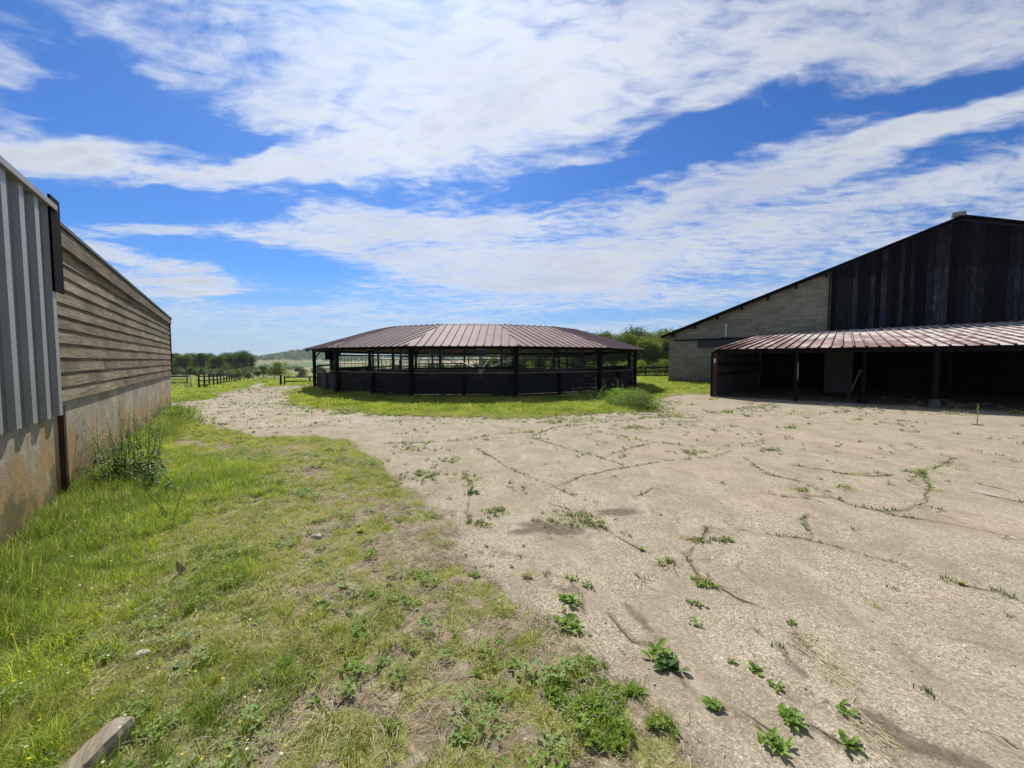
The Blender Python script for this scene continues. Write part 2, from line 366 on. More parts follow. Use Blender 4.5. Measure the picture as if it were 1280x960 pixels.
M['barn_roof'] = mat_sheet('dark_roof', (.03,.03,.032), (.05,.048,.045), rough=.6)
M['metal_wall'] = mat_sheet('galvanised_cladding', (.29,.30,.30), (.19,.195,.19), rough=.5, metal=.3, rv_amt=1.2)
M['trim'] = mat_plain('grey_trim', (.30,.30,.29), .5, .3, 3, .1, .3)
M['black_trim'] = mat_plain('black_flashing', (.003,.003,.005), .8, .3, 3, .1, spec=.04)
M['rust'] = mat_plain('rusty_steel', (.10,.045,.028), .8, .5, 8, .4, col2=(.04,.026,.02), spec=.1)
M['steel'] = mat_plain('galvanised_steel', (.33,.35,.36), .4, .3, 8, .1, .6)
M['dark_steel'] = mat_plain('painted_steel', (.035,.045,.05), .5, .4, 8, .1, .2)
M['white'] = mat_plain('white_plastic', (.65,.64,.60), .5, .15, 8, .1)
M['stone'] = mat_plain('pale_stone', (.55,.51,.44), .85, .35, 12, .6, bd=.01)
M['peb'] = mat_plain('pebble', (.40,.33,.26), .9, .4, 9, .4, bd=.01)
M['grey_block'] = mat_plain('pier_concrete', (.12,.115,.10), .9, .35, 3, .4)
M['bark'] = mat_plain('bark', (.10,.08,.06), .9, .5, 5, .7, streak=(4,4,1))
M['interior'] = mat_plain('near_black_interior', (.008,.0075,.007), .95, .4, 2, .3, spec=.05)
M['grass'] = mat_leaf('grass_blade', (.28,.34,.05), (.45,.46,.09), (.60,.52,.28), .5, patchy=((.12,.20,.03), (.50,.43,.20)))
M['grass_lush'] = mat_leaf('grass_blade_lush', (.23,.34,.04), (.41,.48,.075), (.54,.51,.19), .5, patchy=((.11,.20,.025), (.42,.38,.15)))
M['grass_rank'] = mat_leaf('rank_blade', (.10,.17,.03), (.24,.30,.06), (.45,.42,.20), .45)
M['straw'] = mat_leaf('dry_stem', (.42,.35,.22), (.58,.51,.36), None, .25, .7)
M['weed'] = mat_leaf('weed_leaf', (.14,.24,.04), (.27,.38,.08), None, .45, .5)
M['weed_dark'] = mat_leaf('nettle_leaf', (.045,.10,.022), (.09,.16,.035), None, .4, .5)
M['weed_blue'] = mat_leaf('greyish_leaf', (.17,.25,.08), (.28,.36,.13), None, .3, .6)
M['petal_w'] = mat_leaf('white_petal', (.72,.72,.68), (.8,.8,.76), None, .3)
M['petal_y'] = mat_leaf('yellow_petal', (.75,.60,.03), (.8,.7,.05), None, .3)
M['seed'] = mat_leaf('thistle_down', (.42,.34,.34), (.55,.47,.45), None, .4)
M['leaf_a'] = mat_leaf('leaf_mid', (.075,.125,.025), (.14,.19,.045), None, .4)
M['leaf_b'] = mat_leaf('leaf_dark', (.05,.09,.025), (.10,.145,.04), None, .35)
M['leaf_c'] = mat_leaf('leaf_yellowish', (.12,.165,.035), (.20,.23,.05), None, .4)
M['leaf_g'] = mat_leaf('leaf_greygreen', (.09,.125,.06), (.15,.18,.09), None, .3)

# ------------------------------------------------------------------ ground, yard, track
def sgrid(a, b, n, c0=0.0, k=.0):
    # spacing fine near c0, coarse far away
    def F(u): return np.sinh(u)
    s = .9
    u = np.linspace(np.arcsinh((a - c0) / s), np.arcsinh((b - c0) / s), n); return c0 + s * np.sinh(u)
gx = sgrid(-1800, 1800, 760, 0.0); gy = np.concatenate([sgrid(-60, 2600, 640, 1.5)])
X, Y = np.meshgrid(gx, gy)
NX, NY = len(gx), len(gy)
S = hard(X, Y); Zg = ground_z(X, Y)
wr = wrad(X, Y)
cover = bare(X, Y, -S); cover = np.where(wr < 9.2, .1, cover); cover = np.where(inside_sheds(X, Y), .1, cover)
idx = np.arange(NX * NY).reshape(NY, NX)
quads = np.stack([idx[:-1, :-1], idx[:-1, 1:], idx[1:, 1:], idx[1:, :-1]], -1).reshape(-1, 4)
me = np_mesh('ground', np.stack([X, Y, Zg], -1).reshape(-1, 3), quads.ravel(), np.full(len(quads), 4), True)
a = me.attributes.new('grassy', 'FLOAT', 'POINT'); a.data.foreach_set('value', cover.ravel().astype(np.float32))
tag(link('ground', me, M['soil']), 'rough grass and bare brown soil of the farmyard running out to the fields', 'ground', kind='structure')
GR = gravelly(X, Y)
DIRT = [(690,660,.42,.17,-.3,.9),(655,665,.30,.10,.1,.7),(775,640,.34,.15,.2,.8),(740,655,.3,.12,0,.6),(800,775,.07,.25,.25,.7),(1012,815,.08,.25,.5,.6),(1150,935,.35,.08,-.5,.7),(985,830,.14,.07,-.4,.5),
 (1010,620,.32,.12,-.3,.6),(850,527,1.0,.3,0,.6),(770,525,1.1,.25,.05,.5),(920,525,.7,.25,-.1,.5),(490,598,.25,.35,.2,.6),(1105,905,.08,.2,.5,.7),(700,735,.22,.08,-.3,.6),(560,640,.3,.5,.3,.45),(620,690,.3,.3,.2,.4),
 (760,790,.25,.4,.3,.35),(600,600,.5,.4,0,.35),(560,560,.9,.4,0,.35),(680,700,.4,.3,0,.4),(830,660,.5,.25,0,.3),(900,900,.3,.12,-.5,.45),(1000,870,.2,.2,-.4,.45),(1200,800,.3,.06,-.5,.5),(960,565,.8,.3,0,.4),(1060,560,.8,.3,0,.35),(830,800,.2,.3,.3,.4)]
DIRT_SHADE = np.zeros(X.shape)
for px, py, rx, ry, ro, am in DIRT:
    cx, cy = at(px, py); u = (X - cx) * math.cos(ro) + (Y - cy) * math.sin(ro); v = -(X - cx) * math.sin(ro) + (Y - cy) * math.cos(ro)
    DIRT_SHADE = np.maximum(DIRT_SHADE, am * np.exp(-((u / rx) ** 2 + (v / ry) ** 2)))
DIRT_SHADE = np.maximum(DIRT_SHADE, .50 * sstep(.30, -.05, S) * (S > -.5))
ln_ = (X - LO[0]) * BN[0] + (Y - LO[1]) * BN[1]; lt_ = (X - LO[0]) * BE[0] + (Y - LO[1]) * BE[1]
DIRT_SHADE = np.maximum(DIRT_SHADE, 1.2 * sstep(-.1, .9, ln_) * sstep(-.2, .3, lt_))  # darkens the whole lean-to floor: deep shade painted into the yard colour
# joints and cracks filled with earth, strips lying on the slabs
CR = []
def C5(l): CR.append([(560 + x / 3.556, 480 + y / 3.556) for x, y in l])
def C6(l): CR.append([(900 + x / 3.368, 500 + y / 3.368) for x, y in l])
def C7(l): CR.append([(640 + x / 3.694, 700 + y / 3.694) for x, y in l])
def C8(l): CR.append([(940 + x / 3.765, 720 + y / 3.765) for x, y in l])
C5([(380,240),(450,262),(560,295),(680,325),(780,360)]); C5([(450,460),(480,455),(590,408),(720,380),(860,358),(960,342),(1040,335),(1160,325),(1240,305)])
C5([(130,285),(200,325),(260,370),(370,415),(450,440),(520,480),(560,500)]); C5([(-300,265),(0,255),(80,250),(200,222),(300,218),(420,215),(480,190),(600,180),(700,170),(900,150),(1120,150)])
C5([(600,200),(680,215),(760,228),(860,250),(960,262),(1080,275),(1160,300)]); C5([(680,330),(740,305),(820,283),(890,265)])
C5([(820,500),(880,480),(910,460),(960,475)]); C5([(450,530),(520,550),(600,590),(680,630),(760,680),(830,720),(900,755)])
C5([(1160,640),(1130,690),(1080,740),(1060,780),(1110,830)]); C5([(900,560),(960,590),(1020,610)])
C5([(80,400),(100,480),(85,560),(100,630),(200,650)])
C6([(0,350),(130,375),(260,405),(360,415),(440,435)]); C6([(100,240),(200,315),(330,340),(450,400),(560,445),(660,465),(760,490),(900,510),(1050,540),(1200,570),(1300,600)])
C6([(1000,240),(940,270),(860,300),(800,345)]); C6([(860,300),(880,380),(870,430),(800,460),(740,470),(640,462)]); C6([(880,380),(960,380),(1100,395),(1300,435)])
C6([(-80,530),(0,540),(100,550),(230,570),(330,580),(430,600),(560,640),(640,665),(760,695),(850,730),(900,740),(1020,780),(1180,815),(1300,860)])
C6([(375,480),(350,500),(375,545),(390,580)]); C6([(1090,352),(1180,370),(1240,390)]); C6([(280,270),(420,290),(520,310),(640,320),(740,315)])
C7([(790,-40),(820,0),(850,60),(900,110),(960,130),(1040,180),(1160,225)]); C7([(450,240),(500,310),(560,370),(620,390)]); C7([(740,500),(760,530),(850,620),(900,670),(1000,680),(1100,740),(1180,790),(1260,850)])
C7([(570,60),(640,130),(700,150)]); C8([(0,240),(100,310),(200,400),(260,470)]); C8([(550,380),(620,440),(720,490),(820,540),(920,600),(1000,660),(1050,710),(1160,760),(1300,860)])
C8([(270,700),(380,770),(440,810)]); C8([(350,590),(450,680),(540,760),(620,840),(720,910)]); C8([(160,210),(230,300),(330,400),(450,500),(520,560)])
C7([(170,60),(260,90),(330,170),(330,260)]); C7([(120,250),(210,270),(340,340)])
for c in CR:
    pl = [np.array(at(*p)) for p in c]
    for p0, p1 in zip(pl[:-1], pl[1:]):
        lo = np.minimum(p0, p1) - .5; hi = np.maximum(p0, p1) + .5
        i0, i1 = np.searchsorted(gx, [lo[0], hi[0]]); j0, j1 = np.searchsorted(gy, [lo[1], hi[1]])
        if i1 <= i0 or j1 <= j0: continue
        xs_, ys_ = X[j0:j1, i0:i1], Y[j0:j1, i0:i1]; e = p1 - p0; t_ = np.clip(((xs_ - p0[0]) * e[0] + (ys_ - p0[1]) * e[1]) / (e @ e + 1e-9), 0, 1)
        d_ = np.hypot(xs_ - p0[0] - t_ * e[0], ys_ - p0[1] - t_ * e[1]); wd_ = .028 + .0035 * math.hypot(*p0)
        DIRT_SHADE[j0:j1, i0:i1] = np.maximum(DIRT_SHADE[j0:j1, i0:i1], .56 * np.exp(-(d_ / wd_) ** 2))
def sub_sheet(name, mask, label, cat):
    fm = (mask[:-1, :-1] & mask[:-1, 1:] & mask[1:, 1:] & mask[1:, :-1]).ravel()
    q = quads[fm]; used = np.unique(q); mp = np.full(NX * NY, -1); mp[used] = np.arange(len(used))
    Tz = T(X, Y) + (fbm(X, Y, .6, 3, 61) - .5) * .02 + (fbm(X, Y, 5, 3, 62) - .5) * .012 * (1 + 1.5 * GR)
    V = np.stack([X, Y, Tz], -1).reshape(-1, 3)[used]
    me = np_mesh(name, V, mp[q].ravel(), np.full(len(q), 4), True)
    a = me.attributes.new('gravelly', 'FLOAT', 'POINT'); a.data.foreach_set('value', GR.ravel()[used].astype(np.float32))
    a = me.attributes.new('dirt_shade', 'FLOAT', 'POINT'); a.data.foreach_set('value', DIRT_SHADE.ravel()[used].astype(np.float32))
    tag(link(name, me, M['yard']), label, cat, kind='structure')
trk = (X < -4.6) & (Y > 7)
inner = S > -.45
base_yard = inner & ~(trk & np.roll(trk, -1, axis=1) & np.roll(trk, 1, axis=0))
sub_sheet('concrete_yard', base_yard, 'cracked beige concrete yard with weedy joints', 'yard')
sub_sheet('gravel_track', inner & trk, 'pale stony farm track leading away past the fence', 'track')
def gz(x, y): return float(ground_z(np.array([x]), np.array([y]))[0])
def yz(x, y): return float((T(np.array([x]), np.array([y])) + (fbm(np.array([x]), np.array([y]), .6, 3, 61) - .5) * .02)[0])
def yz_a(x, y): return T(x, y) + (fbm(x, y, .6, 3, 61) - .5) * .02 + (fbm(x, y, 5, 3, 62) - .5) * .012

crack_pts = []
jm = MB()
def ribbon(pts, wmin, wmax, jit):
    P = [np.array(p) for p in pts]; L = []
    for i in range(len(P) - 1):
        n = max(2, int(np.linalg.norm(P[i + 1] - P[i]) / .035))
        for k in range(n): L.append(P[i] + (P[i + 1] - P[i]) * k / n)
    L = np.array(L); s = np.arange(len(L)) * .035
    d = np.gradient(L, axis=0); d /= np.maximum(np.linalg.norm(d, axis=1, keepdims=True), 1e-9); nn = np.stack([-d[:, 1], d[:, 0]], 1)
    sd = rnd.randint(0, 9999)
    L = L + nn * ((fbm(s, s * 0, 3.5, 4, sd) - .5) * jit * 2)[:, None] + nn * ((fbm(s, s * 0, .7, 2, sd + 5) - .5) * jit * 1.2)[:, None]
    w = wmin + (wmax - wmin) * np.clip((fbm(s, s * 0 + 3, 1.6, 5, sd + 9) - .49) * 4.2, 0, 1) * vnoise(s * 14, s * 0, sd + 4)
    w2 = w * (.2 + 1.4 * vnoise(s * 30, s * 0, sd + 2))
    a = L + nn * w[:, None] / 2; b = L - nn * w2[:, None] / 2
    za = yz_a(a[:, 0], a[:, 1]) + .005; zb = yz_a(b[:, 0], b[:, 1]) + .005
    vs = []
    for i in range(len(L)): vs += [(a[i, 0], a[i, 1], za[i]), (b[i, 0], b[i, 1], zb[i])]
    jm.add(vs, [(2 * i, 2 * i + 1, 2 * i + 3, 2 * i + 2) for i in range(len(L) - 1) if w[i] > wmin * 1.35])
    for i in range(0, len(L), 2):
        crack_pts.append((L[i, 0], L[i, 1], w[i] / wmax))
for c in CR:
    pl = [at(*p) for p in c]; dist = min(math.hypot(*p) for p in pl)
    ribbon(pl, .003, .018 if dist < 5 else .034, .035)
jm.build('joint_earth', mat_plain('crack_earth', (.17,.14,.095), .98, .5, 30, .5, bd=.004, spec=.05)); tag(bpy.data.objects['joint_earth'], 'dark earth packed into the cracks and hollows of the concrete', 'earth', kind='structure')

# ------------------------------------------------------------------ scatter library (prototypes live outside the scene)
def blade(vs, fs, cs, base, ang, h, lean_, w, c, segs=3, curl=1.6):
    b = len(vs); ca, sa = math.cos(ang), math.sin(ang)
    for i in range(segs + 1):
        t = i / segs; r = lean_ * h * t ** curl; z = h * t * (1 - .25 * lean_ * t)
        ww = w * (1 - t) ** .7 * .5 if i < segs else 0
        x = base[0] + ca * r; y = base[1] + sa * r
        if i < segs: vs += [(x - sa * ww, y + ca * ww, base[2] + z), (x + sa * ww, y - ca * ww, base[2] + z)]; cs += [c, c]
        else: vs.append((x, y, base[2] + z)); cs.append(c)
    for i in range(segs - 1): fs.append((b + 2 * i, b + 2 * i + 1, b + 2 * i + 3, b + 2 * i + 2))
    fs.append((b + 2 * segs - 2, b + 2 * segs - 1, b + 2 * segs))
def leafc(vs, fs, cs, base, ang, L, w, lift, droop, c, segs=4, tw=0):
    b = len(vs); ca, sa = math.cos(ang), math.sin(ang)
    for i in range(segs + 1):
        t = i / segs; r = L * t * math.cos(lift * (1 - t * .3)); z = L * (math.sin(lift) * t - droop * t * t)
        ww = w * .5 * math.sin(math.pi * min(1, .12 + t * .88)) ** .8 if i < segs else 0
        x = base[0] + ca * r; y = base[1] + sa * r; zz = base[2] + z
        vs += [(x - sa * ww, y + ca * ww, zz + ww * .35), (x, y, zz), (x + sa * ww, y - ca * ww, zz + ww * .35)]; cs += [c, c, c]
    for i in range(segs):
        q = b + 3 * i; fs.append((q, q + 1, q + 4, q + 3)); fs.append((q + 1, q + 2, q + 5, q + 4))
def proto(name, vs, fs, cs, mat):
    me = bpy.data.meshes.new(name); me.from_pydata(vs, [], fs); me.update()
    a = me.attributes.new('rv', 'FLOAT', 'POINT'); a.data.foreach_set('value', np.array(cs, np.float32))
    me.materials.append(mat); return bpy.data.objects.new(name, me)
def clump(name, n, rad, h0, h1, w, mat, lean_=(.2, .9), far=False):
    vs, fs, cs = [], [], []
    for i in range(n):
        r = rad * math.sqrt(rnd.random()); t = rnd.random() * 6.283
        blade(vs, fs, cs, (r * math.cos(t), r * math.sin(t), -.012), rnd.random() * 6.283, rnd.uniform(h0, h1), rnd.uniform(*lean_), w * rnd.uniform(.7, 1.3), rnd.random(), 2 if far else 3)
    return proto(name, vs, fs, cs, mat)
def rosette(name, n, L, w, mat, lift=(.2, .8), center=0):
    vs, fs, cs = [], [], []
    for i in range(n):
        k = i / n; l = L * rnd.uniform(.55, 1) * (1 - .35 * k)
        leafc(vs, fs, cs, (rnd.uniform(-1, 1) * center, rnd.uniform(-1, 1) * center, 0), i * 2.4 + rnd.uniform(-.3, .3), l, w * rnd.uniform(.7, 1.2), rnd.uniform(*lift) + k * .5, rnd.uniform(.1, .45), rnd.random())
    return proto(name, vs, fs, cs, mat)
def straws(name, n, rad, L, mat, w=.0022):
    vs, fs, cs = [], [], []
    for i in range(n):
        b = len(vs); x, y = rnd.uniform(-rad, rad), rnd.uniform(-rad, rad); a_ = rnd.random() * 6.283; l = L * rnd.uniform(.3, 1); z0, z1 = rnd.uniform(.001, .012), rnd.uniform(.001, .02)
        ca, sa = math.cos(a_) * l / 2, math.sin(a_) * l / 2; px, py = -math.sin(a_) * w, math.cos(a_) * w; k = rnd.uniform(-.06, .06) * l
        mx, my, mz = x + px / w * k, y + py / w * k, max(z0, z1) + .003
        vs += [(x - ca - px, y - sa - py, z0), (x - ca + px, y - sa + py, z0 + w), (mx - px, my - py, mz), (mx + px, my + py, mz + w), (x + ca - px, y + sa - py, z1), (x + ca + px, y + sa + py, z1 + w)]
        fs += [(b, b + 1, b + 3, b + 2), (b + 2, b + 3, b + 5, b + 4)]; cs += [rnd.random()] * 6
    return proto(name, vs, fs, cs, mat)
def clover(name, n, rad, mat):
    vs, fs, cs = [], [], []
    for i in range(n):
        r = rad * math.sqrt(rnd.random()); t = rnd.random() * 6.283; x, y, z = r * math.cos(t), r * math.sin(t), rnd.uniform(.01, .045); a0 = rnd.random() * 6
        for k in range(3): leafc(vs, fs, cs, (x, y, z), a0 + k * 2.09, .014, .011, rnd.uniform(-.2, .5), .1, rnd.random(), 2)
    return proto(name, vs, fs, cs, mat)
def flower(name, mat, r, h, petals=7):
    vs, fs, cs = [], [], []
    for k in range(petals): leafc(vs, fs, cs, (0, 0, h), k * 6.283 / petals, r, r * .9, .3, .1, rnd.random(), 2)
    o = proto(name, vs, fs, cs, mat); me = o.data; b = len(vs)
    vs += [(-.0008, 0, 0), (.0008, 0, 0), (.0008, 0, h), (-.0008, 0, h)]; fs.append((b, b + 1, b + 2, b + 3)); cs += [.5] * 4
    me.clear_geometry(); me.from_pydata(vs, [], fs); me.attributes.new('rv', 'FLOAT', 'POINT').data.foreach_set('value', np.array(cs, np.float32)); me.materials.append(M['grass_lush']); me.polygons[len(fs) - 1].material_index = 1; return o
def pebble(name, mat, s):
    vs = []; n = 7
    for j, (zz, rr) in enumerate([(-.2, .7), (.15, 1.0), (.5, .75)]):
        for k in range(n):
            a_ = k * 6.283 / n + j * .4; q = rr * rnd.uniform(.75, 1.15); vs.append((s * q * math.cos(a_), s * q * .75 * math.sin(a_), s * zz * rnd.uniform(.8, 1.1)))
    vs.append((0, 0, s * .62)); fs = []
    for j in range(2):
        for k in range(n): fs.append((j * n + k, j * n + (k + 1) % n, (j + 1) * n + (k + 1) % n, (j + 1) * n + k))
    for k in range(n): fs.append((2 * n + k, 2 * n + (k + 1) % n, 3 * n))
    return proto(name, vs, fs, [rnd.random()] * len(vs), mat)
def scatter(name, protos, pos, scale, label, cat, tilt=.12, which=None):
    pos = np.asarray(pos, np.float32); n = len(pos)
    col = bpy.data.collections.new(name + '_protos')
    for p in protos: col.objects.link(p)
    me = bpy.data.meshes.new(name); me.vertices.add(n); me.vertices.foreach_set('co', pos.ravel())
    rot = np.stack([rng.normal(0, tilt, n), rng.normal(0, tilt, n), rng.random(n) * 6.283], 1).astype(np.float32)
    a = me.attributes.new('rot', 'FLOAT_VECTOR', 'POINT'); a.data.foreach_set('vector', rot.ravel())
    a = me.attributes.new('sca', 'FLOAT', 'POINT'); a.data.foreach_set('value', np.asarray(scale, np.float32))
    a = me.attributes.new('idx', 'INT', 'POINT'); a.data.foreach_set('value', (rng.integers(0, len(protos), n) if which is None else np.asarray(which)).astype(np.int32))
    o = link(name, me, None); tag(o, label, cat, kind='stuff')
    nt = bpy.data.node_groups.new(name, 'GeometryNodeTree')
    nt.interface.new_socket('Geometry', in_out='INPUT', socket_type='NodeSocketGeometry'); nt.interface.new_socket('Geometry', in_out='OUTPUT', socket_type='NodeSocketGeometry')
    N = nt.nodes; L = nt.links
    gi = N.new('NodeGroupInput'); go = N.new('NodeGroupOutput'); ip = N.new('GeometryNodeInstanceOnPoints'); ci = N.new('GeometryNodeCollectionInfo')
    ci.inputs['Collection'].default_value = col; ci.inputs['Separate Children'].default_value = True; ci.inputs['Reset Children'].default_value = True
    def na(nm, t):
        x = N.new('GeometryNodeInputNamedAttribute'); x.data_type = t; x.inputs[0].default_value = nm; return x.outputs[0]
    L.new(gi.outputs[0], ip.inputs['Points']); L.new(ci.outputs[0], ip.inputs['Instance']); ip.inputs['Pick Instance'].default_value = True
    L.new(na('idx', 'INT'), ip.inputs['Instance Index']); L.new(na('rot', 'FLOAT_VECTOR'), ip.inputs['Rotation']); L.new(na('sca', 'FLOAT'), ip.inputs['Scale'])
    L.new(ip.outputs[0], go.inputs[0])
    md = o.modifiers.new('scatter', 'NODES'); md.node_group = nt
    return o
def pts_in(x0, x1, y0, y1, dens):
    n = int((x1 - x0) * (y1 - y0) * dens); return rng.uniform(x0, x1, n), rng.uniform(y0, y1, n)
def keep(x, y, m): return x[m], y[m]

P_short = [clump('p%02d' % i, 46, .065, .03, .085, .0042, M['grass']) for i in range(5)]
P_tall = [clump('p%02d' % (i + 5), 34, .075, .07, .19, .0048, M['grass_lush'], (.3, 1.2)) for i in range(5)]
P_dry = [clump('p%02d' % (i + 20), 34, .07, .02, .07, .0032, M['straw'], (.6, 1.5)) for i in range(3)]
P_far = [clump('p%02d' % (i + 10), 26, .08, .03, .11, .012, M['grass' if i % 2 else 'grass_lush'], (.2, .8), True) for i in range(4)]
# --- foreground grass
XY = []
x, y = pts_in(-9.5, 2.5, -1.5, 12.2, 620)
s = -hard(x, y); d = bare(x, y, s); ok = (s > .0) & ~inside_sheds(x, y) & (y > -1.2)
wd = (x + 1.88 + .718 * y) * .812                         # distance out from the shed wall
lod = np.clip(1.25 - np.hypot(x, y) * .085, .30, 1)       # fewer and bigger tufts farther off
ok &= rng.random(len(x)) < (d ** 1.3) * lod * .95
xs, ys, ds, ss, ls = x[ok], y[ok], d[ok], s[ok], lod[ok]
lush = sstep(1.2, 2.6, ss + (fbm(xs, ys, 1.1, 3, 71) - .5) * 2.2) * sstep(-.2, .25, ds - .5)
tall = rng.random(len(xs)) < lush * .55
sc = np.where(tall, rng.uniform(.45, .95, len(xs)), rng.uniform(.55, 1.15, len(xs))) * (1 / np.sqrt(ls)) * (.75 + .35 * lush)
wh = np.where(tall, rng.integers(5, 10, len(xs)), rng.integers(0, 5, len(xs)))
dryp = .10 + .30 * (1 - lush); dsel = (rng.random(len(xs)) < dryp) & ~tall; wh = np.where(dsel, rng.integers(10, 13, len(xs)), wh)
zz = ground_z(xs, ys)
scatter('foreground_grass', P_short + P_tall + P_dry, np.stack([xs, ys, zz], 1), sc, 'patchy green grass growing between the sheds and the concrete edge', 'grass', .18, wh)
# --- rank grass along the foot of the sheds
sa = rng.uniform(-2, 15.3, 4200); so_ = np.abs(rng.normal(0, .26, 4200)) + .05; x = -1.88 - .583 * sa + .812 * so_; y = .812 * sa + .583 * so_
m = fbm(x, y, 1.3, 3, 321) > .36; x, y, so_ = x[m], y[m], so_[m]
P_rank = [clump('p%02d' % i, 26, .06, .10, .26, .0042, M['grass_rank'], (.15, .8)) for i in range(4)]
scatter('rank_grass', P_rank, np.stack([x, y, ground_z(x, y)], 1), rng.uniform(.6, 1.35, len(x)) * (1.15 - .5 * np.clip(so_, 0, 1)), 'long rank grass leaning against the foot of the shed plinths', 'grass', .25)
# --- grass round the walker, barn and in the paddocks
xx, yy_, sc_ = [], [], []
for (x0, x1, y0, y1, dn, s0) in [(-14, 9, 11.3, 17.5, 130, 1.05), (3, 17, 17, 36, 22, 1.5), (-30, -6, 13.5, 34, 22, 1.5), (-16, 12, 32, 40, 8, 2.4), (-75, 30, 34, 70, 2.2, 4.0), (-20, -8, -9, 0, 12, 1.5)]:
    x, y = pts_in(x0, x1, y0, y1, dn); s = -hard(x, y); w = wrad(x, y)
    bt = (x - BO[0]) * BE[0] + (y - BO[1]) * BE[1]; bn = (x - BO[0]) * BN[0] + (y - BO[1]) * BN[1]
    m = (s > .05) & (w > 9.0) & ~inside_sheds(x, y) & ~((bt > -.1) & (bn > -.05)); x, y, s = x[m], y[m], s[m]
    xx.append(x); yy_.append(y); sc_.append(rng.uniform(.6, 1.4, len(x)) * s0 * (.55 + .5 * sstep(.1, 1.0, s)) * (.55 + .95 * fbm(x, y, 1.1, 3, 312)) * np.where((w[m] < 10.2) & (x < 9), 1.5, 1.0))
x = np.concatenate(xx); y = np.concatenate(yy_); sc = np.concatenate(sc_)
scatter('paddock_grass', P_far, np.stack([x, y, ground_z(x, y)], 1), sc, 'mown green grass round the horse walker and along the track', 'grass', .15)
# --- straw litter on the soil
x, y = pts_in(-4.5, 2.2, -.5, 9, 110); s = -hard(x, y); d = bare(x, y, s)
m = (s > -.12) & (s < 2.6) & ~inside_sheds(x, y) & (rng.random(len(x)) < .95 - .6 * d); x, y = x[m], y[m]
scatter('straw_litter', [straws('p%02d' % i, 22, .10, .075, M['straw'], .0009) for i in range(5)], np.stack([x, y, ground_z(x, y) + .002], 1), rng.uniform(.6, 1.4, len(x)), 'dry pale stems littering the bare soil beside the concrete', 'straw', .05)
# --- small leafy ground cover
x, y = pts_in(-6, 2, -.5, 9, 34); s = -hard(x, y); n_ = fbm(x, y, 1.7, 3, 81)
m = (s > .02) & ~inside_sheds(x, y) & (n_ > .52); x, y = x[m], y[m]
Pw = [clover('p00', 26, .06, M['weed']), clover('p01', 22, .07, M['weed_blue']), rosette('p02', 8, .055, .018, M['weed']), rosette('p03', 9, .05, .016, M['weed_blue'], (.1, .5)), rosette('p04', 12, .08, .022, M['weed'])]
scatter('leafy_ground_cover', Pw, np.stack([x, y, ground_z(x, y) + .004], 1), rng.uniform(.6, 1.3, len(x)), 'clover and little leafy weeds scattered through the grass', 'ground cover', .1, rng.choice(5, len(x), p=[.34, .2, .22, .12, .12]))
# --- dense broadleaf patch by the concrete edge
tt_ = rng.random(2600) * 6.283; rr_ = rng.random(2600) ** .5; px_, py_ = 765 + rr_ * (np.cos(tt_) * 75 + np.sin(tt_) * 30), 895 + rr_ * (np.cos(tt_) * 45 - np.sin(tt_) * 48); G = np.array([at(a, b) for a, b in zip(px_, py_)])
s = -hard(G[:, 0], G[:, 1]); cen = (G[:, 0] - .27) * .55 + (G[:, 1] - 1.72) * .83; per = (G[:, 0] - .27) * .83 - (G[:, 1] - 1.72) * .55
m = (s > -.06) & (fbm(G[:, 0], G[:, 1], 5.5, 3, 91) > .44); G = G[m][:210]
scatter('broadleaf_weeds', [rosette('p%02d' % i, 10, .052, .020, M['weed'], (.3, 1.1), .012) for i in range(3)] + [clump('p%02d' % (i + 3), 26, .03, .03, .08, .004, M['grass_lush']) for i in range(2)], np.stack([G[:, 0], G[:, 1], ground_z(G[:, 0], G[:, 1]) + .004], 1), rng.uniform(.6, 1.15, len(G)), 'bright broad-leaved weeds crowding the foreground edge of the concrete', 'weeds', .15)
# --- flowers
x, y = pts_in(-9.5, .2, .6, 11.5, 45); s = -hard(x, y); n_ = fbm(x, y, .8, 3, 95)
m = (s > 1.2) & ~inside_sheds(x, y) & (rng.random(len(x)) < .25 + n_) & (n_ > .42); x, y = x[m], y[m]
hh = np.hypot(x, y)
scatter('meadow_flowers', [flower('p00', M['petal_w'], .005, .11), flower('p01', M['petal_w'], .006, .17), flower('p02', M['petal_y'], .006, .12, 5), flower('p03', M['petal_y'], .005, .15, 5)], np.stack([x, y, ground_z(x, y)], 1), rng.uniform(.8, 1.25, len(x)) * (1 + hh * .03), 'tiny white and yellow flowers dotted through the long grass', 'flowers', .2, rng.choice(4, len(x), p=[.30, .22, .20, .28]))
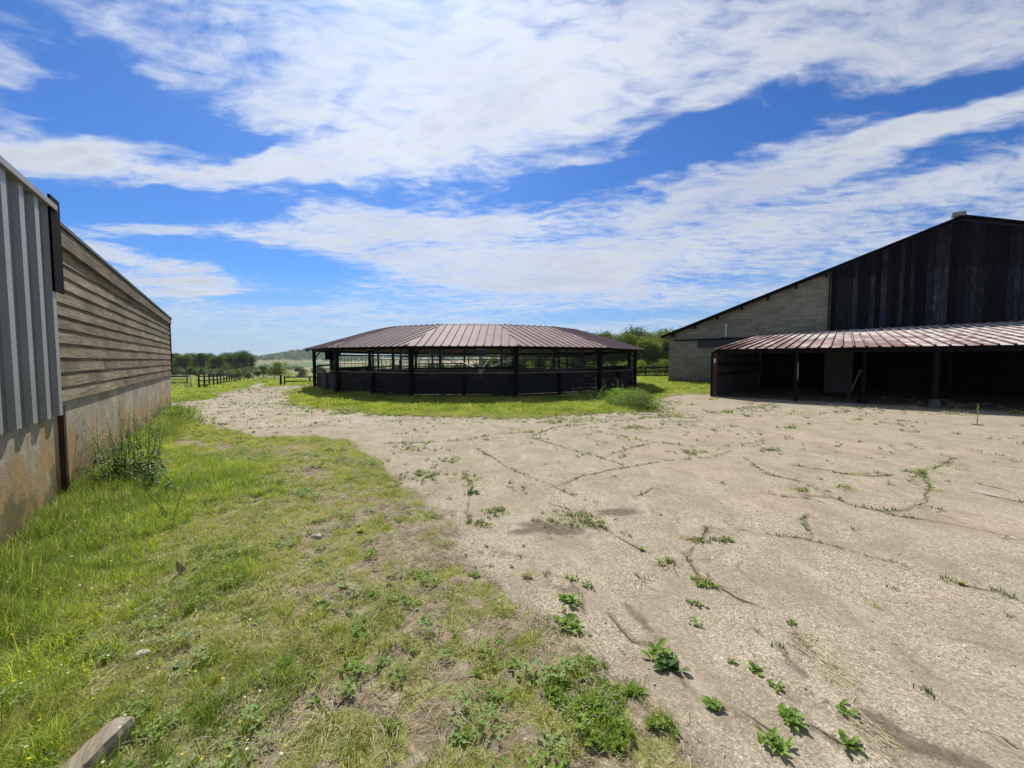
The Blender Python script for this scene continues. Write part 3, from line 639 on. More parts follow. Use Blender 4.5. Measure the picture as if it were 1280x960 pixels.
# --- grass and weeds in the cracks
cp = np.array(crack_pts); dd = np.hypot(cp[:, 0], cp[:, 1]); nz = fbm(cp[:, 0], cp[:, 1], 1.1, 3, 99)
m = rng.random(len(cp)) < (.26 * sstep(3.5, 6, dd) + .12 + .95 * sstep(.42, .60, nz)) * sstep(1.5, 5, dd) + .05; cp = cp[m]
ex = []
for (px, py, r, n) in [(725,645,.26,55),(700,655,.2,20),(738,655,.16,45),(530,595,.4,60),(515,560,.5,40),(600,655,.15,20),(880,728,.10,30),(835,705,.07,14),(905,675,.1,14),(868,675,.09,18),(960,562,.2,20),(990,535,.25,20),(1050,515,.3,16),(1190,518,.3,16),(1055,610,.12,14),(1003,613,.1,14),
                       (860,565,.35,40),(795,535,.5,50),(720,525,.6,50),(835,520,.45,90),(905,515,.5,40),(815,508,.4,60),(560,575,.3,26),(690,528,.5,60),(1145,590,.2,16),(620,640,.2,26),(585,600,.3,22),(660,722,.03,7),(1275,517,.25,30),(930,520,.5,14),(960,508,.7,12),(650,610,.3,10),(685,790,.07,24),(668,800,.07,24)]:
    cx, cy = at(px, py)
    for i in range(n): ex.append((cx + rnd.gauss(0, r * .5), cy + rnd.gauss(0, r * .35)))
x_, y_ = pts_in(-7, 17, 2.2, 16.5, 42); s_ = hard(x_, y_); q_ = fbm(x_, y_, 1.0, 5, 301); q2 = fbm(x_, y_, 6, 2, 302)
m_ = (s_ > .05) & (q_ > .52) & (q2 > .56) & (rng.random(len(x_)) < .25 + .75 * sstep(6, 9, y_)); ex += list(zip(x_[m_], y_[m_]))
x_, y_ = pts_in(-2.2, 2.0, 1.8, 11, 60); s_ = hard(x_, y_); q_ = fbm(x_, y_, 3.0, 4, 303); m_ = (s_ > -.1) & (s_ < .9) & (q_ > .56) & (rng.random(len(x_)) < .5 * (1 - s_)); ex += list(zip(x_[m_], y_[m_]))
x_, y_ = pts_in(-24, -4.5, 8.5, 34, 9); s_ = hard(x_, y_); q_ = fbm(x_, y_, 1.2, 4, 304); m_ = (s_ > -.1) & (q_ > .47) & (rng.random(len(x_)) < .8); ex += list(zip(x_[m_], y_[m_]))
x_, y_ = pts_in(-11, 8, 9, 15.5, 70); s_ = hard(x_, y_); m_ = (s_ > -.3) & (s_ < .35) & (rng.random(len(x_)) < .6); ex += list(zip(x_[m_], y_[m_]))
ex = np.array(ex); x = np.concatenate([cp[:, 0] + rng.normal(0, .012, len(cp)), ex[:, 0]]); y = np.concatenate([cp[:, 1] + rng.normal(0, .012, len(cp)), ex[:, 1]])
hh = np.hypot(x, y)
Pc = [clump('p00', 22, .026, .012, .040, .005, M['weed_dark']), clump('p01', 24, .03, .012, .04, .004, M['grass_lush']), rosette('p02', 7, .04, .013, M['weed']), straws('p03', 8, .05, .07, M['straw']), clump('p04', 16, .03, .02, .05, .004, M['straw'])]
scatter('crack_grass', Pc, np.stack([x, y, yz_a(x, y) + .003], 1), rng.uniform(.6, 1.5, len(x)) * (.8 + hh * .085), 'small tufts of grass and weeds sprouting along the cracks of the yard', 'grass', .15, rng.choice(5, len(x), p=[.40, .18, .18, .10, .14]))
# --- loose stones
x, y = pts_in(-14, 14, .5, 16, 90); s = hard(x, y); g_ = gravelly(x, y); hh = np.hypot(x, y)
m = (s > -.5) & ~inside_sheds(x, y) & (rng.random(len(x)) < np.where(g_ > .3, .35, .12 * (hh < 6) + .03 + .6 * (s < .25) + .8 * sstep(.55, .7, fbm(x, y, 1.3, 3, 98)) * (hh < 5))); x, y, g_, s, hh = [v[m] for v in (x, y, g_, s, hh)]
zz = np.maximum(yz_a(x, y), ground_z(x, y))
scatter('loose_gravel', [pebble('p%02d' % i, M['peb' if i < 3 else 'stone'], .012) for i in range(6)], np.stack([x, y, zz], 1), rng.uniform(.25, .9, len(x)) ** 1.5 * np.where(g_ > .3, 2.6, 1.0) , 'loose grit and small stones strewn over yard and track', 'gravel', .4)
x, y = pts_in(-24, -5, 13, 34, 14); s = hard(x, y); m = (s > .0) & ~inside_sheds(x, y); x, y = x[m], y[m]
scatter('track_stones', [pebble('p%02d' % i, M['stone'], .03) for i in range(4)], np.stack([x, y, T(x, y)], 1), rng.uniform(.4, 1.3, len(x)), 'pale stones worn loose on the farm track', 'gravel', .4)

# ================================================================== HORSE WALKER
wk = empty('horse_walker', (WC[0], WC[1], 0), 'round open-sided horse walker with a ring of ribbed maroon metal roof', 'horse walker')
ang = [-math.pi / 2 + .005 + (k + .5) * 2 * math.pi / WN for k in range(WN)]
def wv(k, r, z): a = ang[k % WN]; return Vector((r * math.cos(a), r * math.sin(a), z))
def rib_profile(L, pitch=.333, crown=.032, side=.018, h=.042):
    out = [(0, 0)]; t = pitch * .5 - (L % pitch) / 2 * 0
    t = (L - math.floor(L / pitch) * pitch) / 2
    while t < L - .02:
        out += [(max(0, t - crown / 2 - side), 0), (t - crown / 2, h), (t + crown / 2, h), (t + crown / 2 + side, 0)]; t += pitch
    out.append((L, 0)); out = [(min(L, max(0, a)), b) for a, b in out]
    return out
for k in range(WN):
    A, B = wv(k, WR, WZE), wv(k + 1, WR, WZE); C_, D = wv(k, WRI, WZI), wv(k + 1, WRI, WZI)
    L = (B - A).length; ex_ = (B - A).normalized(); mid_o = (A + B) / 2; mid_i = (C_ + D) / 2; up = (mid_i - mid_o); H = up.length; up.normalize(); nrm = ex_.cross(up).normalized()
    if nrm.z < 0: nrm = -nrm
    inset = (L - (D - C_).length) / 2
    b = MB(); pr = rib_profile(L); vs = []; sheet = rnd.random()
    for i, (t, h) in enumerate(pr):
        s0 = min(1, min(t, L - t) / inset) * H if inset > 0 else H
        for q in (0, .5, 1): vs.append(A + ex_ * t + up * (s0 * q - .0) + nrm * (h + .004 * math.sin(t * 9 + q * 3)))
    for i in range(len(pr) - 1):
        if pr[i + 1][0] - pr[i][0] < 1e-4: continue
        for q in range(2):
            v4 = [vs[i * 3 + q], vs[i * 3 + 3 + q], vs[i * 3 + 4 + q], vs[i * 3 + 1 + q]]
            b.add(v4, [(0, 1, 2, 3)], .3 + .5 * math.fmod(math.floor((pr[i][0] + .2) / .9995) * .618 + sheet, 1))
    o = b.build('roof_panel', M['walker_roof'], wk, solid=.012)
bm_ = MB(); 
for k in range(WN):
    bm_.beam(wv(k, WR - .42, WZE - .02), wv(k + 1, WR - .42, WZE - .02), .07, .17)
    bm_.beam(wv(k, WR - 2.1, WZE + .50), wv(k + 1, WR - 2.1, WZE + .50), .06, .10)
bm_.build('eave_beam', M['dark_wood'], wk)
bm_ = MB()
for k in range(WN): bm_.beam(wv(k, WRI + .15, WZI - .12), wv(k + 1, WRI + .15, WZI - .12), .07, .16)
bm_.build('inner_beam', M['dark_wood'], wk)
for k in range(WN):
    MB().beam(wv(k, WR - .1, WZE - .055), wv(k, WRI, WZI - .06), .06, .12).build('rafter', M['dark_wood'], wk)
    p = wv(k, WR - .5, 0); Mx = Matrix.Translation(p) @ Matrix.Rotation(ang[k], 4, 'Z')
    opost = MB().box((-.085, -.085, -.1), (.085, .085, WZE - .06), Mx).build('post', M['dark_wood'], wk, bevel=.012)
    p = wv(k, WRI + .3, 0); Mx = Matrix.Translation(p) @ Matrix.Rotation(ang[k], 4, 'Z')
    ipost = MB().box((-.05, -.05, -.1), (.05, .05, WZI - .2), Mx).build('inner_post', M['dark_steel'], wk)
    for sg in (-1, 1):
        e_ = (wv(k + sg, WRI + .15, WZI - .2) - wv(k, WRI + .15, WZI - .2)).normalized()
        MB().beam(wv(k, WRI + .25, WZI - .85), wv(k, WRI + .15, WZI - .2) + e_ * .55, .04, .05).build('brace', M['dark_wood'], ipost)
    MB().beam(wv(k, WR - .5, WZE - .5), wv(k, WR - .95, WZE + .1), .05, .06).build('brace', M['dark_wood'], opost)
    # outer wall of boards
    a0, a1 = wv(k, WR - .62, 0), wv(k + 1, WR - .62, 0); b = MB(); z = .03
    drop = .0 if k % 3 else .05
    for j in range(6):
        if j == 5 and k % 4 == 2: continue
        hh_ = .170 if j < 5 else .170 - .05 * (k * 7 % 3)
        tl = rnd.uniform(-.012, .012); b.beam(a0 + Vector((0, 0, z + hh_ / 2 + tl)), a1 + Vector((0, 0, z + hh_ / 2 - tl)), .035 + .014 * (j % 2), hh_ - .014); z += hh_
    b.build('wall_panel', M['wall_board'], wk)
    m_ = (a0 + a1) / 2; Mx = Matrix.Translation(m_) @ Matrix.Rotation(math.atan2(m_.y, m_.x), 4, 'Z')
    MB().box((.03, -.07, -.05), (.16, .07, 1.03), Mx).build('stud', M['grey_wood' if k % 3 == 2 else 'dark_wood'], wk, bevel=.01)
    if k in (11, 12, 13, 0, 10, 1): MB().beam(a0 + Vector((0, 0, 1.085)) * 1, a1 + Vector((0, 0, 1.085)), .16, .045, c=.9).build('cap_rail', M['grey_wood'], wk)
    if k % 3 == 1: MB().beam(a0 + Vector((0, 0, 1.30 + rnd.uniform(-.05, .05))), a1 + Vector((0, 0, 1.28)), .04, .09).build('upper_rail', M['dark_wood'], wk)
    if k not in (11, 12, 13, 0, 10, 1): MB().beam(a0 + Vector((0, 0, 1.085)), a1 + Vector((0, 0, 1.085)), .09, .09, c=.3).build('cap_rail', M['dark_wood'], wk)
    # inner barrier
    i0, i1 = wv(k, WRI + .45, 0), wv(k + 1, WRI + .45, 0); b = MB(); z = .05
    for j in range(5): b.beam(i0 + Vector((0, 0, z + .09)), i1 + Vector((0, 0, z + .09)), .03, .165); z += .178
    b.build('inner_wall_panel', M['wall_board'], wk)
    b = MB(); zt = 1.62
    b.tube([i0 + Vector((0, 0, zt)), i1 + Vector((0, 0, zt))], .022, 6); b.tube([i0 + Vector((0, 0, 1.12)), i1 + Vector((0, 0, 1.12))], .018, 6)
    for j in range(5):
        q = i0 + (i1 - i0) * (j / 5); b.tube([q + Vector((0, 0, .9)), q + Vector((0, 0, zt))], .015, 6)
    b.build('barrier_rail', M['dark_steel'], wk)
h = wv(11, WR - 1.3, 0)
MB().box((h.x - .22, h.y - .22, 1.62), (h.x + .22, h.y + .22, 2.25)).build('control_box', M['black_trim'], wk, bevel=.02)
mc = empty('walker_drive', (WC[0], WC[1], 0), 'central drive of the horse walker with long arms and barred divider gates', 'machine')
MB().tube([(0, 0, 0), (0, 0, 2.35)], [.16, .11], 12).build('mast', M['steel'], mc)
MB().box((-.3, -.3, 1.9), (.3, .3, 2.3)).build('motor', M['dark_steel'], mc, bevel=.03)
for j in range(6):
    a = .35 + j * math.pi / 3; dv = Vector((math.cos(a), math.sin(a), 0)); sd = Vector((-dv.y, dv.x, 0))
    b = MB(); b.beam(dv * .2 + Vector((0, 0, 1.86)), dv * 8.8 + Vector((0, 0, 1.86)), .07, .07); arm_ = b.build('arm', M['dark_steel'], mc)
    b = MB(); b.tube([dv * .2 + Vector((0, 0, 1.0)), dv * 2.9 + Vector((0, 0, 1.83))], .022, 6); b.build('stay', M['steel'], arm_)
    b = MB()
    for r_ in np.linspace(6.9, 8.8, 11): b.tube([dv * r_ + Vector((0, 0, .55)), dv * r_ + Vector((0, 0, 1.83))], .012, 5)
    for z_ in (.55, 1.0, 1.4): b.tube([dv * 6.9 + Vector((0, 0, z_)), dv * 8.8 + Vector((0, 0, z_))], .018, 5)
    b.build('divider_gate', M['dark_steel'], arm_)

# ================================================================== BIG BARN
O3 = (BO[0], BO[1], 0)
bn_ = empty('barn', O3, 'big barn with grey block wall, black timber gable and small box on its ridge', 'barn')
EAVE, SL, TR, TW, LEN = 3.40, .375, 13.7, 27.4, 38.0
def rz(t): return EAVE + SL * (t if t <= TR else 2 * TR - t)
def prism_n(b, poly, n0, n1):                      # polygon in (t, z) with thickness along n
    vs = [barn(t, n0, z) for t, z in poly] + [barn(t, n1, z) for t, z in poly]; n = len(poly)
    b.add(vs, [tuple(range(n)), tuple(range(2 * n - 1, n - 1, -1))] + [(i, i + n, (i + 1) % n + n, (i + 1) % n) for i in range(n)])
def uv_box(o):                                     # uv = along the wall, height
    me = o.data; uv = me.uv_layers.new(name='UVMap')
    for p in me.polygons:
        for li in p.loop_indices:
            v = me.vertices[me.loops[li].vertex_index].co; nn = p.normal
            d_e = abs(nn.x * BE[0] + nn.y * BE[1]); s_ = v.x * BN[0] + v.y * BN[1] if d_e > .7 else v.x * BE[0] + v.y * BE[1]
            uv.data[li].uv = (s_, v.z)
b = MB(O3); prism_n(b, [(0, -.1), (8.87, -.1), (8.87, rz(8.87) - .05), (0, rz(0) - .05)], 0, .2)
prism_n(b, [(8.872, -.1), (TW, -.1), (TW, 3.3), (8.872, 3.3)], .002, .2); bwall = b.build('block_wall', M['block'], bn_); uv_box(bwall)
b = MB(O3); vs = [barn(0, .2, -.1), barn(0, LEN, -.1), barn(0, LEN, 3.35), barn(0, .2, 3.35), barn(.2, .2, -.1), barn(.2, LEN, -.1), barn(.2, LEN, 3.35), barn(.2, .2, 3.35)]
b.add(vs, [(0,1,2,3),(7,6,5,4),(0,4,5,1),(3,2,6,7),(1,5,6,2)]); uv_box(b.build('side_wall', M['block'], bn_))
b = MB(O3); prism_n(b, [(0, -.1), (TW, -.1), (TW, rz(TW)), (TR, rz(TR)), (0, rz(0))], LEN, LEN + .2); uv_box(b.build('rear_wall', M['block'], bn_))
# vertical black boards in two tiers
b = MB(O3); t = 8.87; i = 0
while t < TW - .1:
    w_ = rnd.uniform(.19, .27); c_ = rnd.random(); c_ = c_ ** 2.2 if t < 27 else c_
    for (z0, z1f, n0) in ((3.18, lambda q: min(6.2 + rnd.uniform(-.03, .03), rz(q) - .06), -.03), (6.16, lambda q: rz(q) - .06, -.065)):
        n0 += rnd.uniform(-.02, .02); t1 = t + w_ - rnd.uniform(.006, .035)
        za, zb = z1f(t), z1f(t1)
        if abs(za - zb) < .15 and za < 6.3: za = zb = min(za, zb) if z0 < 4 and za > 6.1 else za
        if za > z0 + .1:
            b_c = c_ * (1.0 if z0 < 4 else .45)
            prism_b = [(t, z0), (t1, z0), (t1, max(zb, z0 + .05)), (t, za)]
            vs = [barn(q, n0, z) for q, z in prism_b] + [barn(q, n0 + .025, z) for q, z in prism_b]
            b.add(vs, [(0,1,2,3),(7,6,5,4),(0,4,5,1),(1,5,6,2),(2,6,7,3),(3,7,4,0)], b_c)
    t += w_; i += 1
tclad = b.build('timber_cladding', M['black_wood'], bn_)
b = MB(O3); prism_n(b, [(8.9, 3.15), (TW, 3.15), (TW, rz(TW) - .1), (TR, rz(TR) - .1), (8.9, rz(8.9) - .1)], .02, .06); b.build('backing_wall', M['interior'], bn_)
b = MB(O3); b.beam(barn(8.80, -.045, 3.2), barn(8.80, -.045, rz(8.8) - .1), .13, .05); b.build('corner_board', M['black_wood'], tclad)
def roof_slab(t0, t1, nm):
    b = MB(O3); n0, n1 = -.42, LEN + .3; th = .10
    f = lambda q: EAVE + SL * (q if t0 < TR - 1 else 2 * TR - q)
    pr = []; vs = []
    for q in np.linspace(n0, n1, 150): pr.append(q)
    for i, q in enumerate(pr):
        h_ = .05 if i % 2 else 0
        vs += [barn(t0, q, f(t0) + h_ + .02), barn(t1, q, f(t1) + h_ + .02), barn(t0, q, f(t0) - th), barn(t1, q, f(t1) - th)]
    fs = []
    for i in range(len(pr) - 1): a = 4 * i; fs += [(a, a + 1, a + 5, a + 4), (a + 2, a + 6, a + 7, a + 3), (a, a + 4, a + 6, a + 2), (a + 1, a + 3, a + 7, a + 5)]
    e_ = 4 * (len(pr) - 1); fs += [(0, 2, 3, 1), (e_, e_ + 1, e_ + 3, e_ + 2)]
    b.add(vs, fs, .5); b.build(nm, M['barn_roof'], bn_)
roof_slab(-.45, TR, 'roof_slope'); roof_slab(TR + .004, TW + .45, 'roof_slope')
b = MB(O3); b.beam(barn(-.4, -.45, rz(-.4) - .03), barn(TR, -.45, rz(TR) - .03), .04, .17); b.beam(barn(TR + .02, -.455, rz(TR) - .03), barn(TW, -.455, rz(TW) - .03), .04, .17); b.build('bargeboard', M['black_trim'], bn_)
for t in np.arange(.35, 9, 1.38):
    MB(O3).beam(barn(t, -.38, rz(t) - .22), barn(t, .1, rz(t) - .22), .10, .18).build('purlin', M['dark_wood'], bn_)
MB(O3).beam(barn(.35, -.07, 2.98), barn(6.2, -.07, 3.02), .10, .08).build('door_rail', M['black_trim'], bwall)
MB(O3).box((0, 0, 0), (1, 1, 1), Matrix(((BE[0] * 3.2, BN[0] * .05, 0, barn(1.9, -.06, 0)[0]), (BE[1] * 3.2, BN[1] * .05, 0, barn(1.9, -.06, 0)[1]), (0, 0, .5, 2.44), (0, 0, 0, 1)))).build('shutter', M['dark_steel'], bwall)
q = barn(TR - .1, .0, rz(TR)); rb = MB(O3); Mx = Matrix.Translation(q) @ Matrix.Rotation(math.atan2(BE[1], BE[0]), 4, 'Z')
rb.box((-.22, -.15, .10), (.26, .15, .32), Mx).box((-.04, -.04, -.05), (.04, .04, .12), Mx); rb.build('ridge_box', M['trim'], bn_, bevel=.015)
b = MB(O3); b.tube([barn(3.6, -.12, 3.1), barn(3.62, -.12, 3.95)], .05, 8); b.build('pipe', M['white'], bwall)
b = MB(O3); b.tube([barn(3.85, -.12, 3.1), barn(4.1, -.14, 3.7), barn(4.25, -.14, 4.0), barn(4.15, -.14, 4.35)], .035, 8); b.build('pipe', M['trim'], bwall)

# ================================================================== OPEN-FRONTED LEAN-TO
L3 = (LO[0], LO[1], 0)
ln = empty('open_fronted_shed', L3, 'long low open-fronted shed with rusty red ribbed roof and peeling white patches', 'shed')
LL = 24.0; DN = 10.05
def lz(t, n): return 2.07 + (n + .3) / (DN + .3) * (3.19 + .018 * t - 2.07)
b = MB(L3); t = 0.0; prof = []
q = -.1
while q < LL: prof += [(q, 0), (q + .235, 0), (q + .252, .05), (q + .288, .05), (q + .305, 0)]; q += .333
shf = lambda t, n: t + (n + .3) / (DN + .3) * (.85 - .75 * min(1, max(0, t) / 8))
cuts = [-.3, 2.3, 4.9, 7.5, DN]
for j in range(4):
    n0, n1 = cuts[j], cuts[j + 1] + (.12 if j < 3 else 0)
    for i in range(len(prof) - 1):
        (a0, h0), (a1, h1) = prof[i], prof[i + 1]
        if a1 - a0 < 1e-5: continue
        c_ = ((math.floor((a0 + .1) / .999) * .618 + j * .37) % 1)
        if h0 != h1: c_ = -.1  # marks rib sides for the painted shadow tint
        dz = .006 * (j % 2)
        v4 = [lean(shf(a0, n0), n0, lz(a0, n0) + h0 + dz - .008), lean(shf(a1, n0), n0, lz(a1, n0) + h1 + dz - .008), lean(shf(a1, n1), n1, lz(a1, n1) + h1 + dz), lean(shf(a0, n1), n1, lz(a0, n1) + h0 + dz)]
        b.add(v4, [(0, 1, 2, 3)], c_)
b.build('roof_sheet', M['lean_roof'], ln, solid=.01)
b = MB(L3); b.beam(lean(0, 0, 1.97), lean(LL, 0, 1.97 + .0), .08, .18); b.beam(lean(.4, 5, 2.50), lean(LL, 5, 2.62), .10, .18); b.build('front_beam', M['dark_wood'], ln)
for t in np.arange(.1, LL, 1.8): MB(L3).beam(lean(t, -.2, lz(t, -.2) - .07), lean(shf(t, DN), DN, lz(t, DN) - .07), .06, .12).build('rafter', M['dark_wood'], ln)
posts = [0, 2.85, 6.6, 10.3, 14.0, 17.7, 21.4]
for i, t in enumerate(posts):
    p = Vector(lean(t, 0, 0)); Mx = Matrix.Translation(p) @ Matrix.Rotation(math.atan2(BE[1], BE[0]), 4, 'Z')
    if i == 0:
        MB(L3).box((-.075, -.075, -.05), (.075, .075, 1.9), Mx, .6).build('post', M['rust'], ln)
        MB(L3).box((-.16, -.09, -.05), (-.08, .09, 1.95), Mx, .6).build('post_plate', M['dark_wood'], ln)
    else:
        MB(L3).tube([p, p + Vector((0, 0, 1.9))], .075, 10).build('post', M['dark_wood'], ln)
        if i == 2: MB(L3).tube([p + Vector((0, 0, -.05)), p + Vector((0, 0, .30))], [.17, .12], 10).build('footing', M['grey_block'], ln)
for t in (7.4, 14.0):
    for n in (5.0,): MB(L3).tube([lean(t + .4, n, 0), lean(t + .4, n, 2.45)], .09, 8).build('inner_post', M['dark_wood'], ln)
b = MB(L3); b.beam(lean(0.06, .1, 1.42), lean(.74, DN - .1, 1.42), .05, .17); b.build('side_rail', M['dark_wood'], ln)
b = MB(L3); b.beam(lean(0.06, .1, .95), lean(.74, DN - .1, .95), .05, .12); b.build('side_rail', M['dark_wood'], ln)
Mx = Matrix.Translation(lean(0, 0, 0)) @ Matrix.Rotation(math.atan2(BE[1], BE[0]), 4, 'Z')
MB(L3).box((-.05, -.11, 1.48), (.03, -.08, 1.66), Mx).build('insulator', M['white'], ln)
b = MB(L3); vs = [lean(-.10, .2, -.05), lean(-.0, .2, -.05), lean(.60, DN - .05, -.05), lean(.70, DN - .05, -.05), lean(-.10, .2, 2.10), lean(-.0, .2, 2.10), lean(.60, DN - .05, 3.17), lean(.70, DN - .05, 3.17)]
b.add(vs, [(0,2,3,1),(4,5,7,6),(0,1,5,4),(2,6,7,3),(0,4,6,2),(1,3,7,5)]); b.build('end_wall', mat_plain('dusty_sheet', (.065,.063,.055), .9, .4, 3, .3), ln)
# back wall inside the shed, near-black so its colour carries the shade, with a pale block pier
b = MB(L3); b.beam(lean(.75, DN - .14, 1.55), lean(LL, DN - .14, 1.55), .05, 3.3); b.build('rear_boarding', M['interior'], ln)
b = MB(L3); p = Vector(lean(3.9, 6.2, 0)); Mx2 = Matrix.Translation(p) @ Matrix.Rotation(math.atan2(BE[1], BE[0]), 4, 'Z'); b.box((-.1, -.25, -.05), (.95, .2, 2.6), Mx2); b.build('pier', M['grey_block'], ln)
b = MB(L3); b.beam(lean(2.9, -.10, .85), lean(2.9, -.10, 1.5), .05, .03); b.build('pale_batten', M['trim'], ln)
pr_ = MB(); x0, y0 = at(1058, 503); x1, y1 = lean(4.75, .35, 0)[:2]
pr_.org = Vector((x0, y0, .01)); pr_.beam((x0, y0, .04), (x1, y1, 1.25), .07, .05); tag(pr_.build('leaning_plank', mat_wood('dark_grey_timber', [(.03,.027,.023), (.07,.063,.054), (.12,.11,.095)], 'z')), 'grey plank leaning against a post inside the dark shed', 'plank')
pt = MB(); p = Vector(lean(4.85, .45, 0)); pt.org = p; pt.tube([p, p + Vector((0, 0, 2.05))], .06, 8); pt.tube([p, p + Vector((0, 0, .12))], .16, 8); tag(pt.build('prop_post', M['dark_wood']), 'slim grey prop with a flat foot holding up the low shed roof', 'post')

# ================================================================== SHEDS ON THE LEFT
DS = np.array([-.583, .812]); NS = np.array([.812, .583])
def W(s, off, z): return (-1.88 + DS[0] * s + NS[0] * off, DS[1] * s + NS[1] * off, z)
J, END = 5.13, 15.02
S3 = W(END, 0, 0)
ts = empty('timber_shed', S3, 'weathered board shed standing on a stained concrete plinth', 'shed')
def slab(b, s0, s1, o0, o1, z0, z1, c=None, z1b=None):
    z1b = z1 if z1b is None else z1b
    vs = [W(s0, o0, z0), W(s1, o0, z0), W(s1, o1, z0), W(s0, o1, z0), W(s0, o0, z1), W(s1, o0, z1b), W(s1, o1, z1b), W(s0, o1, z1)]
    return b.add(vs, [(0,1,2,3),(4,7,6,5),(0,4,5,1),(1,5,6,2),(2,6,7,3),(3,7,4,0)], c)
b = MB(S3); slab(b, J + .02, END, -.18, 0, -.3, 1.18); slab(b, END - .18, END, -8, -.182, -.3, 1.178); slab(b, J + .02, J + .2, -8, -.182, -.3, 1.178); slab(b, J + .2, END - .2, -8, -7.82, -.3, 1.178)
b.build('plinth_wall', M['plinth'], ts)
b = MB(S3); z = 1.15; zi = 0
while z < 2.90:
    hgt = .152 + rnd.uniform(-.008, .008)
    js = J - .05 if zi % 3 else J - .05
    brk = [J - .05, rnd.uniform(7, 12), END + .01]
    for q in range(2):
        s0, s1 = brk[q], brk[q + 1] - (.004 if q == 0 else 0); n = 16; c_ = rnd.random(); vs = []; sg = rnd.uniform(-.004, .004); ph = rnd.uniform(0, 9)
        for i in range(n + 1):
            s_ = s0 + (s1 - s0) * i / n; wob = .003 * math.sin(s_ * 1.1 + ph) + .002 * math.sin(s_ * 4.1 + ph * 2)
            zt = min(z + hgt + .02, 3.02 - .0155 * (s_ - J) - .03); zb = min(z + wob + sg * i / n, zt - .005)
            vs += [W(s_, .012, zb), W(s_, .038, zb), W(s_, .018, zt), W(s_, .002, zt)]
        fs = []
        for i in range(n):
            for k in range(4): fs.append((4 * i + k, 4 * i + (k + 1) % 4, 4 * i + 4 + (k + 1) % 4, 4 * i + 4 + k))
        fs += [(3, 2, 1, 0), (4 * n, 4 * n + 1, 4 * n + 2, 4 * n + 3)]
        b.add(vs, fs, c_)
    z += hgt; zi += 1
# boards of the end wall (towards the track)
z = 1.18
while z < 2.75: slab(b, END + .002, END + .035, -8, -.03, z, z + .145); z += .152
b.build('board_cladding', M['clad'], ts)
b = MB(S3); slab(b, J, END - .02, -.06, -.002, 1.18, 2.98, None, 2.80); slab(b, END - .08, END - .02, -8, -.07, 1.18, 2.7); slab(b, J, J + .06, -8, -.07, 1.18, 2.55); slab(b, J + .06, END - .08, -8, -7.94, 1.18, 2.7); b.build('frame_wall', M['interior'], ts)
def plank(s0, s1, za0, zb0, za1, zb1):
    b = MB(S3); vs = [W(s0, .03, za0), W(s0, .075, za0), W(s0, .075, zb0), W(s0, .03, zb0), W(s1, .03, za1), W(s1, .075, za1), W(s1, .075, zb1), W(s1, .03, zb1)]
    b.add(vs, [(0,3,2,1),(4,5,6,7),(0,1,5,4),(1,2,6,5),(2,3,7,6),(3,0,4,7)], .25); b.build('fascia_board', M['clad'], ts)
plank(J - .05, 9.77, 2.85, 3.04, 2.76, 2.955); plank(9.78, END + .06, 2.775, 2.945, 2.70, 2.86)
b = MB(S3); slab(b, END + .0, END + .05, -.04, .055, 1.16, 2.78); b.build('corner_board', M['black_trim'], ts)
b = MB(S3); vs = [W(J, .09, 3.05), W(END + .15, .09, 2.87), W(END + .15, -8.2, 2.4), W(J, -8.2, 2.6), W(J, .09, 3.09), W(END + .15, .09, 2.905), W(END + .15, -8.2, 2.44), W(J, -8.2, 2.64)]
b.add(vs, [(0,1,2,3),(4,7,6,5),(0,4,5,1),(1,5,6,2),(2,6,7,3),(3,7,4,0)]); b.build('roof', M['barn_roof'], ts)
M3 = W(J, 0, 0)
ms = empty('metal_clad_shed', M3, 'shed clad in grey box-profile metal with a black end flashing', 'shed')
b = MB(M3); slab(b, -14, J - .02, -.14, .03, -.3, 1.10); slab(b, -14, -13.8, -8, -.142, -.3, 1.1); pw_ = b.build('plinth_wall', M['plinth'], ms)
b = MB(M3); slab(b, J - .10, J - .03, .032, .075, -.1, 1.12); b.build('rusty_stanchion', M['rust'], pw_)
b = MB(M3); s_ = -14.0; prof = []
while s_ < J - .05: prof += [(s_, .055), (s_ + .175, .055), (s_ + .205, .092), (s_ + .303, .092), (s_ + .333, .055)]; s_ += .333
prof = [(a, o) for a, o in prof if a <= J + .01]; vs = []
for a, o in prof: vs += [W(a, o, 1.03), W(a, o, 3.14)]
for i in range(len(prof) - 1):
    (a0, o0), (a1, o1) = prof[i], prof[i + 1]
    if a1 - a0 > 1e-5: b.add([W(a0, o0, 1.03), W(a1, o1, 1.03), W(a1, o1, 3.14), W(a0, o0, 3.14)], [(0, 1, 2, 3)], .62 if o0 > .08 and o1 > .08 else (.12 if o0 < .06 and o1 < .06 else .3))  # recesses and rib sides toned darker: dirt plus shade put into the colour
b.build('metal_cladding', M['metal_wall'], ms, solid=.004)
b = MB(M3); slab(b, -14, J, -.06, .03, 1.1, 3.12); slab(b, J - .06, J - .005, -8, -.062, 1.1, 2.75); slab(b, -14, J, -8, -7.94, -.3, 2.8); b.build('frame_wall', M['interior'], ms)
b = MB(M3); slab(b, -14, J - .12, .04, .125, 3.135, 3.19); b.build('verge_trim', M['trim'], ms)
b = MB(M3); slab(b, J - .27, J + .0, .094, .112, 2.30, 3.26); b.build('end_flashing', M['black_trim'], ms)
b = MB(M3); vs = [W(-14, .1, 3.195), W(J - .02, .1, 3.195), W(J - .02, -8.2, 2.8), W(-14, -8.2, 2.8), W(-14, .1, 3.215), W(J - .02, .1, 3.215), W(J - .02, -8.2, 2.83), W(-14, -8.2, 2.83)]
